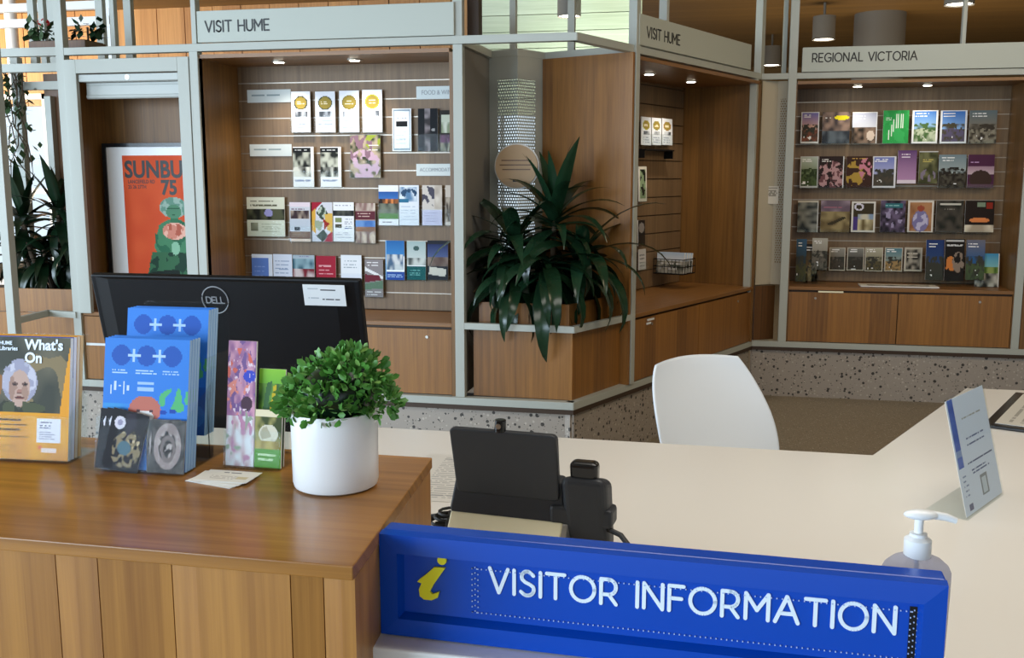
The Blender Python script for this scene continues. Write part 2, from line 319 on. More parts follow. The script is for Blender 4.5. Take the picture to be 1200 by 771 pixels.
def card(name, w, h, t, ops, nx, ny, seed, tilt=0, mat=None, parent=None, loc=None, rz=0, flat=False, body='f1f1ee'):
    """a printed sheet or booklet: front face at y=0 looking to -y (or up when flat), base at z=0"""
    A = paint(ops, nx, ny, seed); ct, st = math.cos(tilt), math.sin(tilt); v = []; f = []; cols = []
    def P(x, y, z): return (x, z, -y) if flat else (x, y * ct + z * st, z * ct - y * st)
    for j in range(ny + 1):
        for i in range(nx + 1): v.append(P(-w / 2 + w * i / nx, 0, h - h * j / ny))
    for j in range(ny):
        for i in range(nx):
            a = j * (nx + 1) + i; f.append((a, a + nx + 1, a + nx + 2, a + 1)); cols.append(tuple(A[j, i]) + (1,))
    b = len(v); v += [P(-w / 2, 0, 0), P(w / 2, 0, 0), P(w / 2, t, 0), P(-w / 2, t, 0), P(-w / 2, 0, h), P(w / 2, 0, h), P(w / 2, t, h), P(-w / 2, t, h)]
    f += [(b, b + 3, b + 2, b + 1), (b + 4, b + 5, b + 6, b + 7), (b + 1, b + 2, b + 6, b + 5), (b + 2, b + 3, b + 7, b + 6), (b + 3, b, b + 4, b + 7)]
    cols += [hx(body) + (1,)] * 5
    me = bpy.data.meshes.new(name); me.from_pydata(v, [], f); ca = me.color_attributes.new('Col', 'FLOAT_COLOR', 'CORNER')
    data = []
    for q, c in zip(f, cols): data += list(c) * len(q)
    ca.data.foreach_set('color', data); me.materials.append(mat or M['print']); me.update()
    o = bpy.data.objects.new(name, me); C.objects.link(o)
    if parent: o.parent = parent
    if loc is not None: o.location = loc
    o.rotation_euler = (0, 0, rz); return o

# ================================================================ SETTING
struct(MB().box(-9.5, 7.5, -4, 16, -.1, 0).build('floor', M['floor']))
struct(MB().box(-9.5, 7.5, -4, 16, 3.2, 3.3).build('ceiling', M['ceilwood']))
struct(MB().box(-9.6, -5.4, 15.9, 16, 0, 3.2).box(-1.6, 7.5, 15.9, 16, 0, 3.2).box(-5.4, -1.6, 15.9, 16, 2.7, 3.2).box(-5.4, -1.6, 15.9, 16, 0, .3).build('wall_back', M['ceilwood']))
w2 = MB()
for x in (-5.4, -4.46, -3.52, -2.58, -1.66): w2.box(x, x + .06, 15.92, 15.98, .3, 2.7)
w2 = struct(w2.build('window_2', M['white']))
for k in range(4): MB().box(-5.34 + k * .94, -4.46 + k * .94, 15.95, 15.956, .3, 2.7).build('pane', M['glass'], w2)
struct(MB().box(7.4, 7.5, -4, 16, 0, 3.2).build('wall_right', M['wallp']))
wl = MB().box(-9.6, -9.5, -4, 16, 0, .4).box(-9.6, -9.5, -4, 16, 2.6, 3.2)
for y in (-4, -.5, 3.5, 7, 10.5): wl.box(-9.6, -9.5, y, y + .5, .4, 2.6)
struct(wl.build('wall_left', M['wallp']))

L0 = (-3.6, 5.02); LC = (-.718, 5.0); LD = (.249, 7.232); LE = (3.4, 7.232)
AM = math.atan2(LD[1] - LC[1], LD[0] - LC[0]); PB = (-1.33, 5.02); PC = (-.465, 5.552); PR = (.48, 7.232); PR1 = (1.99, 7.232)
LK = (-3.82, 5.06); LP = (-3.78, 4.70); LQ = (-3.6, 3.2)
segs = [('left', L0, LC), ('middle', LC, LD), ('right', LD, LE)]
for i, (nm, a, b) in enumerate(segs):
    struct(MB().wall(a, b, .3, 0, .335, .02).build('baseboard_' + nm, M['terrazzo']))
    struct(MB().wall(a, b, .3, .335, .36, .0).build('trim_%d' % (i + 1), M['brownb']))
struct(MB().wall((-6.5, 5.2), (-3.6, 5.2), .3, 0, .335, 0).build('baseboard_corner', M['terrazzo']))
# timber walls seen through and over the frame
def boards(name, p, q, z0, z1, wd, m, t=.03):
    p, q = Vector(p), Vector(q); L = (q - p).length; d = (q - p) / L; n = int(L / wd); o = struct(MB().wall(p, q, .02, z0, z1, t).build(name, M['brownb']))
    for i in range(n):
        MB().wall(p + d * (i * wd + .004), p + d * ((i + 1) * wd - .004), t, z0, z1, random.uniform(-.004, .004)).build('board', m, o)
    return o
random.seed(4)
boards('wall_rear_left', (-7.6, 9.2), (-2.0, 9.2), 2.28, 3.2, .30, M['wallwood'])
# the window beyond the left planter
wn = MB()
for a in ((-7.3, -7.24), (-6.4, -6.34), (-5.5, -5.44), (-4.62, -4.56)): wn.box(a[0], a[1], 8.6, 8.66, .5, 2.35)
for z in (.5, 1.4, 2.3): wn.box(-7.3, -4.56, 8.6, 8.66, z, z + .05)
wf = struct(wn.build('window_1', M['white']))
for k in range(3):
    MB().box(-7.24 + k * .9, -6.4 + k * .9, 8.625, 8.63, .55, 1.4).build('pane', M['glass'], wf); MB().box(-7.24 + k * .9, -6.4 + k * .9, 8.625, 8.63, 1.45, 2.3).build('pane', M['glass'], wf)
# ================================================================ FRAME
fr = thing('steel_frame', 'pale grey painted steel frame of posts and rails in front of the display bays', 'frame')
def post(p, ang, z0, z1, wd=.045, dp=.05, off=-.004):
    d = Vector((math.cos(ang), math.sin(ang))); n = Vector((-d.y, d.x)); c = Vector(p)
    MB().prism([c - d * wd / 2 + n * off, c + d * wd / 2 + n * off, c + d * wd / 2 + n * (off + dp), c - d * wd / 2 + n * (off + dp)], z0, z1).build('post', M['steel'], fr, bevel=.002)
def rail(p, q, z0, z1, t=.05, off=-.002): MB().wall(p, q, t, z0, z1, off).build('rail', M['steel'], fr, bevel=.002)
post(L0, 0, .40, 3.2, .05); post((-2.795, 5.02), 0, .40, 2.255, .05); post(PB, 0, .40, 3.2, .05); post(PC, AM, .40, 3.2, .045); post((LD[0] - .03, LD[1] - .06), AM, .40, 2.255, .035)
post((.455, 7.232), 0, .40, 3.2, .055); post(PR1, 0, .40, 3.2, .05)
post((-2.79, 5.03), 0, 2.255, 3.2, .028); post((-1.17, 5.62), 0, 2.255, 3.2, .035); post((-.86, 5.75), 0, 2.255, 3.2, .04)
post((.249, 7.24), AM, 2.255, 3.2, .06); post((.40, 7.33), 0, 2.255, 3.2, .03); post((-.33, 5.9), AM, 2.3, 3.2, .03); post((1.55, 7.3), 0, 2.4, 3.2, .025)
for a, b in ((L0, LC), (LC, LD), (LD, LE)): rail(a, b, .36, .40)
for a, b in ((L0, LC), (LC, LD), (LD, LE)): rail(a, b, 2.225, 2.265)
rail(PB, LC, .765, .80, .03); rail(LC, PC, .765, .80, .03)
Q1, Q2, Q3 = (-1.31, 5.64), (-1.13, 5.56), (-1.0, 5.79)
for a, b in ((Q1, Q2), (Q2, Q3)): rail(a, b, 2.225, 2.265, .05)
MB().wall(PC, Q3, .05, 2.225, 2.265, -.025).build('rail', M['steel'], fr); MB().wall(PB, Q1, .05, 2.225, 2.265, -.02).build('rail', M['steel'], fr)
# left return of the frame round the corner planter
post(LP, 0, .3, 2.3, .05)
for a, b in ((LP, LK), (LK, L0)): MB().wall(a, b, .03, .76, .795, -.015).build('rail', M['steel'], fr)
for z in (2.225, 2.14): MB().wall((-4.9, 4.98), L0, .05, z, z + .045, 0).build('rail', M['steel'], fr)
MB().wall((-4.35, 5.62), (-3.7, 5.62), .04, 2.10, 2.15, 0).build('rail', M['steel'], fr)
post((-4.36, 5.62), 0, .3, 2.3, .055); post((-4.14, 5.62), 0, .3, 2.06, .045)
for u, wd in ((37, .045), (49, .04), (60, .045), (117, .05), (132, .03), (150, .05)):
    p = aty(u, 30, 5.7); post((p.x, p.y), 0, 2.25, 3.2, wd, .04)
# background railing, round white column, planter trough above the frame
rg = thing('railing', 'white horizontal pipe railing high behind the grey posts at upper left', 'railing', (0, 0, 0))
for v in (12, 30):
    a = aty(-60, v, 7.0); b = aty(128, v - 2, 7.0); MB().box(a.x, b.x, 7.0, 7.05, a.z - .03, a.z + .03).build('rail', M['white'], rg)
for u in (-40, 60, 126):
    a = aty(u, 12, 7.03); MB().box(a.x - .025, a.x + .025, 7.01, 7.05, 2.4, 3.2).build('post', M['white'], rg)
a = aty(11, 0, 8.3); tag(MB().lathe([(.055, 2.32), (.05, 2.33), (.055, 2.36), (.055, 3.2)], 20).build('pipe', M['white'], loc=(a.x, 8.3, 0), smooth=True), 'round white pipe hanging down in front of the orange timber wall', 'pipe')
tr = thing('planter_trough', 'shallow wooden trough standing on top of the frame at upper left', 'planter', (0, 0, 0))
a = aty(47, 54, 5.3); b = aty(112, 54, 5.3)
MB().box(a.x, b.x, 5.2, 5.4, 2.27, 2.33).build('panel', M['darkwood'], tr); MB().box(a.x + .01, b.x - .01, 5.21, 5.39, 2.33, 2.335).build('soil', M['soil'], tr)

# ================================================================ DISPLAY BAYS
def downlight(parent, x, y, z, power, loc_world, tgt):
    d = MB().lathe([(.043, 0), (.043, -.004), (.03, -.006)], 20, (x, y, z)).build('downlight', M['chrome'], parent)
    MB().lathe([(.001, -.0075), (.028, -.0075), (.028, -.0065)], 16, (x, y, z)).build('lens', M['lens'], d)
    lamp('downlight_beam', 'SPOT', loc_world, tgt, power, (1, .90, .76), .03, spot=math.radians(115), blend=.8)
def bay(name, label, org, ang, w, depth, doors, lights, slat0=.80, slat1=2.18, soft=2.19, power=9, chan=True, pitch=.1, sidemat='wood'):
    t = thing(name, label, 'display unit', (org[0], org[1], 0), ang)
    MB().box(-.02, 0, .0, depth, .40, soft).build('side_panel', M[sidemat], t); MB().box(w, w + .02, .0, depth, .40, soft).build('side_panel', M[sidemat], t)
    MB().box(0, w, depth - .012, depth, .79, soft).build('back_panel', M['brownb'], t)
    z = slat0; 
    while z + pitch <= slat1 + .001:
        MB().box(.0, w, depth - .03, depth - .012, z, z + pitch - .007).build('slat', M['slat'], t)
        if chan: MB().box(.0, w, depth - .028, depth - .013, z + pitch - .0065, z + pitch - .0005).build('channel', M['chan'], t)
        z += pitch
    MB().box(0, w, depth - .03, depth - .012, z, soft).build('slat', M['slat'], t)
    MB().box(0, w, .0, depth, soft, soft + .02).build('soffit', M['wood_top'], t)
    MB().box(0, w, .0, depth, .772, .795).build('worktop', M['wood_top'], t, bevel=.002)
    MB().box(0, w, .03, depth, .40, .77).build('carcass', M['brownb'], t)
    n = len(doors)
    for i, lk in enumerate(doors):
        a, b = w * i / n, w * (i + 1) / n
        d = MB().box(a + .003, b - .003, .008, .028, .405, .757).build('door', M['wood_door'], t)
        if lk is not None:
            MB().tube([(a + lk * (b - a), .009, .715), (a + lk * (b - a), .003, .715)], .008, 12).build('lock', M['chrome'], d)
    ca, sa = math.cos(ang), math.sin(ang)
    for (x, y) in lights:
        W = lambda X, Y, Z: (org[0] + X * ca - Y * sa, org[1] + X * sa + Y * ca, Z)
        downlight(t, x, y, soft, power, W(x, y, soft - .03), W(x, y + .08, 1))
    return t
DL_, DM_, DR_ = .47, .60, .45
bL = bay('display_bay', 'left wooden display bay with slatted back wall behind the black monitor', (-2.77, 5.03), 0, 1.392, DL_, [.2, .8], [(.36, .22), (.80, .22)])
bM = bay('display_bay', 'middle display bay angled away to the right of the big leafy plant', (PC[0] + .03 * math.cos(AM), PC[1] + .03 * math.sin(AM)), AM, 1.74, DM_, [.25, .72], [(.68, .3), (1.28, .3)], chan=False, power=7, pitch=.125)
bR = bay('display_bay', 'right hand display bay with rows of large brochures under the regional sign', (.49, 7.24), 0, 1.47, DR_, [.25, .72], [(.42, .22), (.88, .22)], power=3.2)
# handle slots, labels on doors
MB().box(.20, .37, .002, .009, .757, .768).build('handle', M['cream'], bR)
for k, (x, z) in enumerate(((.16, .735), (.15, .715))): MB().box(x, x + .085 - k * .03, .006, .0085, z, z + .012).build('sticker', M['label'], bM)
# wood returns beyond the right bay
tag(MB().box(2.02, 3.4, 7.24, 7.29, .40, 2.22).build('wall_panel', M['wood']), 'dark wooden panel beyond the right hand bay at the picture edge', 'panel')
# bump panels: side of bay M and folded perforated panel
tag(MB().wall(PC, Q3, .02, .40, 2.225, .03).build('wood_panel', M['wood_door']), 'tall wooden panel standing behind the big leafy plant', 'panel')
def perf_panel(name, label, pts, z0, z1, mat):
    me_v = []; f = []; uvs = []; s = 0
    t = bpy.data.meshes.new(name)
    for i, p in enumerate(pts):
        if i: s += (Vector(p) - Vector(pts[i - 1])).length
        me_v += [(p[0], p[1], z0), (p[0], p[1], z1)]; uvs.append(s)
    for i in range(len(pts) - 1): f.append((2 * i, 2 * i + 2, 2 * i + 3, 2 * i + 1))
    t.from_pydata(me_v, [], f); l = t.uv_layers.new(name='UVMap')
    for i in range(len(pts) - 1):
        for k, (j, z) in enumerate(((i, z0), (i + 1, z0), (i + 1, z1), (i, z1))): l.data[4 * i + k].uv = (uvs[j], z)
    t.materials.append(mat); o = bpy.data.objects.new(name, t); C.objects.link(o); m = o.modifiers.new('thick', 'SOLIDIFY'); m.thickness = .002
    return o
pt = thing('perforated_panel', 'folded grey perforated metal panel behind the round plywood disc', 'panel')
def mixp(a, b, f): return (a[0] + (b[0] - a[0]) * f, a[1] + (b[1] - a[1]) * f)
MB().wall(Q1, mixp(Q1, Q2, .3), .003, .80, 2.225).build('panel_edge', M['steel'], pt); 
o = perf_panel('perforated_sheet', '', [mixp(Q1, Q2, .3), Q2, mixp(Q2, Q3, .6)], 1.05, 2.1, M['perf']); o.parent = pt
for a_, b_ in ((mixp(Q1, Q2, .3), Q2), (Q2, mixp(Q2, Q3, .6))):
    for z0, z1 in ((2.1, 2.225), (.80, 1.05)): MB().wall(a_, b_, .003, z0, z1).build('panel_border', M['steel'], pt)
MB().wall(mixp(Q2, Q3, .6), Q3, .003, .80, 2.225).build('panel_edge', M['steel'], pt)
# plywood disc
dc = aty(605, 195, 5.50)
dt = thing('wall_plaque', 'round pale plywood plaque with engraved lines above the leafy plant', 'plaque', (dc.x, 5.50, dc.z))
def disc(r, y0, y1, n=40): return MB().tube([(0, y0, 0), (0, y1, 0)], r, n)
MB().tube([(0, .02, 0), (0, .075, 0)], .012, 12).build('standoff', M['steel'], dt); disc(.128, .012, .022).build('rim', M['label'], dt); disc(.120, 0, .012).build('disc', M['disc'], dt)
for k, (z, a) in enumerate(((.03, .085), (.005, .095), (-.02, .08))): MB().box(-a, a, -.0008, 0, z, z + .006).build('engraved_line', M['darkwood'], dt)
MB().box(-.02, .02, -.0008, 0, -.085, -.075).build('engraved_line', M['ink'], dt)
# side of bay E: chamfer between M and R
E0, E1, E2 = (.258, 7.252), (.365, 7.335), (.455, 7.30)
pe = thing('perforated_panel', 'folded beige perforated metal panel between the middle and right bays', 'panel')
MB().wall(E0, E1, .003, .80, 2.22).build('panel_sheet', M['wallp'], pe)
MB().wall(E1, mixp(E1, E2, .22), .003, .80, 2.22).build('panel_edge', M['perf2'], pe).data.materials[0] = M['wallp']
o = perf_panel('perforated_sheet', '', [mixp(E1, E2, .22), mixp(E1, E2, .75)], .95, 2.1, M['perf2']); o.parent = pe
for a_, b_, z0, z1 in ((.22, .75, .80, .95), (.22, .75, 2.1, 2.22), (.75, 1, .8, 2.22)): MB().wall(mixp(E1, E2, a_), mixp(E1, E2, b_), .003, z0, z1).build('panel_border', M['wallp'], pe)
tag(MB().wall((-1.33, 5.06), (-1.315, 5.66), .006, .40, 2.225, -.003).build('side_panel', M['grey']), 'grey brown side panel just left of the folded grey perforated panel', 'panel')
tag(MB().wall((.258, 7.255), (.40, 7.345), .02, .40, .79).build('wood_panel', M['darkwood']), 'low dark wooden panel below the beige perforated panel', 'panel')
p0 = atp(905, 229, (.40, 7.31), 0)
o = card('notice', .085, .125, .002, [('b', 'd9d2c4'), ('t', .1, .1, .9, .6, '9a9488', 6)], 10, 14, 3, loc=(p0.x, 7.305, p0.z - .06)); tag(o, 'small pale notice taped on the beige perforated panel', 'notice')
# ---------------------------------------------------------------- roller shutter niche with poster
ni = thing('display_niche', 'wooden niche with drawers below holding the framed orange poster', 'display unit', (-3.58, 5.03, 0))
MB().box(-.0, .012, 0, .33, .40, 2.18).build('side_panel', M['wood'], ni); MB().box(.745, .757, 0, .33, .40, 2.18).build('side_panel', M['wood'], ni)
MB().box(.012, .745, .32, .335, .40, 2.18).build('back_panel', M['wood'], ni); MB().box(.012, .745, 0, .32, .775, .795).build('worktop', M['wood_top'], ni)
for z0, z1 in ((.405, .60), (.615, .77)): MB().box(.015, .742, .0, .02, z0, z1).build('drawer', M['wood_door'], ni)
MB().box(.015, .742, .004, .03, .60, .615).build('handle_gap', M['label'], ni)
fs = MB().box(.0, .075, -.018, .01, .79, 2.2).box(.69, .757, -.018, .01, .79, 2.2).box(.075, .69, -.018, .01, 2.125, 2.2); fs.build('frame', M['steel'], ni, bevel=.002)
rs = thing('roller_shutter', 'pale metal roller shutter rolled up at the top of the poster niche', 'shutter', (-3.58, 5.03, 0))
MB().box(.08, .685, -.005, .05, 2.08, 2.12).build('housing', M['shutter'], rs, bevel=.004)
MB().tube([(.38, -.007, 2.10), (.38, 0, 2.10)], .014, 16).build('lock', M['chrome'], rs)
for k in range(4): MB().box(.085, .68, .055 + k * .05, .10 + k * .05, 2.065 - k * .008, 2.08 - k * .008).build('slat', M['shutter'], rs, bevel=.003)
MB().box(.085, .68, .055, .075, 2.005, 2.066).build('curtain', M['shutter'], rs, bevel=.003); MB().tube([(.085, .065, 2.005), (.68, .065, 2.005)], .014, 12).build('bottom_bar', M['shutter'], rs, smooth=True)
po = thing('framed_poster', 'black framed orange concert poster with white mat in the left niche', 'poster', (-3.18, 5.255, .797), 0)
a = aty(124, 168, 5.26); PH = a.z - .797; PW = .715
fm = MB().box(-PW / 2, PW / 2, -.0, .02, 0, .022).box(-PW / 2, PW / 2, 0, .02, PH - .022, PH).box(-PW / 2, -PW / 2 + .022, 0, .02, .022, PH - .022).box(PW / 2 - .022, PW / 2, 0, .02, .022, PH - .022)
fm.build('frame', M['gloss'], po); MB().box(-PW / 2 + .02, PW / 2 - .02, .010, .018, .02, PH - .02).build('mat', M['white'], po)
ops = [('b', 'd8542a'), ('n', 0, 0, 1, 1, 'd4502a', 'dc5a30', 6, 8), ('p', [(.40, .50), (.50, .465), (.66, .465), (.76, .50), (.83, .66), (.76, .76), (.40, .76), (.33, .66)], '4a8560'), ('N', .58, .60, .24, .14, '2f6a4c', 14, 18, .55), ('r', .53, .42, .63, .49, '3a7452'),
       ('c', .58, .375, .165, .075, '9cb6a8'), ('N', .58, .375, .165, .075, '6a9482', 24, 30, .5), ('c', .58, .405, .09, .052, '55896a'), ('r', .50, .375, .66, .388, '2f5c44'), ('r', .56, .425, .60, .431, '2f5c44'),
       ('c', .58, .545, .145, .062, 'd88a76'), ('N', .58, .545, .145, .062, 'f0b8a4', 24, 24, .5), ('N', .58, .545, .13, .055, 'b8604c', 18, 22, .68), ('p', [(.30, .70), (.86, .70), (.96, .96), (.20, .96)], '3a6a4a'), ('N', .58, .83, .34, .13, '1f3f30', 16, 20, .5), ('c', .58, .67, .05, .05, '8fc0a0'), ('r', .1, .95, 1, 1, '1d2a24'), ('N', .58, .9, .42, .07, '18241e', 10, 12, .4)]
PGW, PGH, PGX = PW - .175, PH - .16, .035
pr = card('print', PGW, PGH, .002, ops, 84, 130, 11, parent=po, loc=(PGX, .008, .09))
text('SUNBURY', .135, M['ink'], pr, (-PGW / 2 + .012, -.0006, PGH - .125), bold=.004, sx=.86); text('75', .115, M['ink'], pr, (-.03, -.0006, PGH - .222), bold=.004, sx=.9)
for z, t_ in ((.160, 'LANCEFIELD RD'), (.190, '25 26 27TH')): text(t_, .030, M['ink'], pr, (-PGW / 2 + .03, -.0006, PGH - z), bold=.0004, sx=.8)
# ---------------------------------------------------------------- sign boards
def signboard(label, p, ang, w, z0, z1, s, sx, sw, sh, sz):
    t = thing('sign_board', label, 'sign', (p[0], p[1], z0), ang)
    MB().box(0, w, 0, .03, 0, z1 - z0).build('board', M['sign'], t, bevel=.002)
    stroke_text(s, sw, sh, .0042, M['ink'], t, (sx, -.0013, sz - z0))
def span(u0, v0, u1, v1, p, ang):
    a = atp(u0, v0, p, ang); b = atp(u1, v1, p, ang); return a, b
for label, p, ang, u, s, tu in (
    ('long pale grey sign board reading VISIT over the left bay', (-2.77, 5.0), 0, (230, 12, 532, 42), 'VISIT HUME', (241, 38, 315, 26)),
    ('slanting pale grey sign board reading VISIT over the angled middle bay', (PC[0], PC[1] - .02), AM, (750, 17, 880, 80), 'VISIT HUME', (758, 44, 797, 36)),
    ('pale grey sign board reading REGIONAL over the right hand bay', (.49, 7.21), 0, (941, 53, 1215, 72), 'REGIONAL VICTORIA', (952, 73, 1075, 60))):
    a, b = span(u[0], u[1], u[2], u[3], p, ang); ta, tb = span(tu[0], tu[1], tu[2], tu[3], p, ang)
    L = (b.xy - a.xy).length; sx = (ta.xy - a.xy).length; sw = (tb.xy - ta.xy).length
    signboard(label, (a.x, a.y), ang, L, 2.268, 2.43, s, sx, sw, .055, ta.z + .002)
# ---------------------------------------------------------------- upper background things
ra = thing('slatted_bulkhead', 'timber boarded bulkhead coloured as if lit pale green, high behind the centre posts', 'bulkhead', (0, 0, 0))
a = aty(548, 0, 7.9); b = aty(752, 0, 7.9)
for k in range(9): MB().box(a.x, b.x, 7.9 + random.uniform(-.008, .008), 7.96, 2.05 + k * .128, 2.05 + k * .128 + .122).build('board', M['pale'], ra)
MB().box(a.x, b.x, 7.96, 7.98, 2.05, 3.2).build('backing', M['pale'], ra)
tag(MB().box(-1.305, -1.245, 5.12, 5.2, 2.27, 3.2).build('upright_fin', M['brownb']), 'dark upright fin beside the centre post at the top edge', 'fin')
def cyl_light(u, v, y, label, power, r=.105, h=.22):
    p = aty(u, v, y); t = thing('ceiling_light', label, 'lamp', (p.x, y, p.z), 0, None)
    MB().lathe([(r * .88, .012), (r, 0), (r, h), (r * .9, h)], 24).build('housing', M['grey'], t, smooth=True); MB().lathe([(.001, .01), (r * .86, .01), (r * .86, .014)], 20).build('lens', M['lens'], t)
    if p.z + h < 3.19: MB().tube([(0, 0, h), (0, 0, 3.2 - p.z)], .012, 8).build('rod', M['grey'], t)
    lamp('ceiling_light_beam', 'SPOT', (p.x, y, p.z - .02), (p.x, y, 0), power, WARM, .08, spot=math.radians(110))
cyl_light(965, 47, 10.2, 'cylinder ceiling light above the left end of the regional sign', 20); cyl_light(904, 77, 12.3, 'lowest looking cylinder ceiling light beside the slim steel posts', 20)
cyl_light(1124, 6, 8.2, 'cylinder ceiling light cut by the top edge at upper right', 20); cyl_light(667, 20, 7.3, 'dark cylinder ceiling light in front of the pale bulkhead', 30, r=.085)
p = aty(1031, 30, 11.0); tag(MB().lathe([(.25, 0), (.25, 3.2)], 40).build('column', M['grey'], loc=(p.x, 11.0, 0), smooth=True), 'round grey column rising behind the regional sign', 'column')
# ================================================================ PRINT ON THE BAYS
def place(box, p, ang, label, ops, grp, t=.006, tilt=.05, seed=0, off=0, nx=None, ny=None, cat='brochure', name='brochure', mat=None):
    x0, y0, x1, y1 = box; n = Vector((-math.sin(ang), math.cos(ang)))
    a = atp(x0, y1, p, ang); b = atp(x1, y1, p, ang); c = atp((x0 + x1) / 2, y0, p, ang)
    w_ = (b.xy - a.xy).length; zb = (a.z + b.z) / 2; h = c.z - zb; m = (a.xy + b.xy) / 2
    o = card(name, w_, h, t, ops, nx or max(10, int((x1 - x0) * .95)), ny or max(12, int((y1 - y0) * .95)), seed, tilt, mat, loc=(m.x, m.y, zb), rz=ang)
    return tag(o, label, cat, grp)
def pocket(box, p, ang, lb):
    x0, y0, x1, y1 = box; a = atp(x0 - 1, y1, p, ang); b = atp(x1 + 1, y1, p, ang); c = atp((x0 + x1) / 2, y0, p, ang); w_ = (b.xy - a.xy).length; m = (a.xy + b.xy) / 2; h = c.z - a.z
    mb = MB().box(-w_ / 2, w_ / 2, -.010, -.008, -.004, h * .4).box(-w_ / 2, w_ / 2, -.008, .028, -.006, -.002).box(-w_ / 2, w_ / 2, .024, .027, -.002, h * .9)
    o = mb.build('brochure_pocket', M['acrylic'], loc=(m.x, m.y, (a.z + b.z) / 2 + .0), rz=ang)
    wds = ('clear pocket holding the ' + lb).split(); tag(o, ' '.join(wds[:16]), 'holder', 'clear acrylic leaflet pockets')
yL = 5.03 + DL_ - .03; pL = (-2, yL - .032)
def gold(a, b, seed): return [('b', 'e8ecf4'), ('o', .5, .28, .36, .17, 'a08c3e', .0), ('o', .5, .28, .36, .17, a, .72), ('t', .28, .22, .72, .34, 'efe7c8', 2), ('n', .18, .5, .85, .62, '4a5058', 'cdd4de', 6, 3), ('t', .15, .68, .85, .92, 'a9b2c4', 3)]
bw = [('b', 'f0f0f0'), ('r', 0, .02, .86, .14, '111'), ('t', .1, .04, .8, .12, 'ccc', 1), ('n', 0, .14, .86, .74, '1c1e1a', 'b9bcae', 6, 9), ('n', 0, .5, .86, .74, '2a2c26', 'dcdcd2', 6, 4), ('t', .1, .80, .9, .88, '8894b4', 2)]
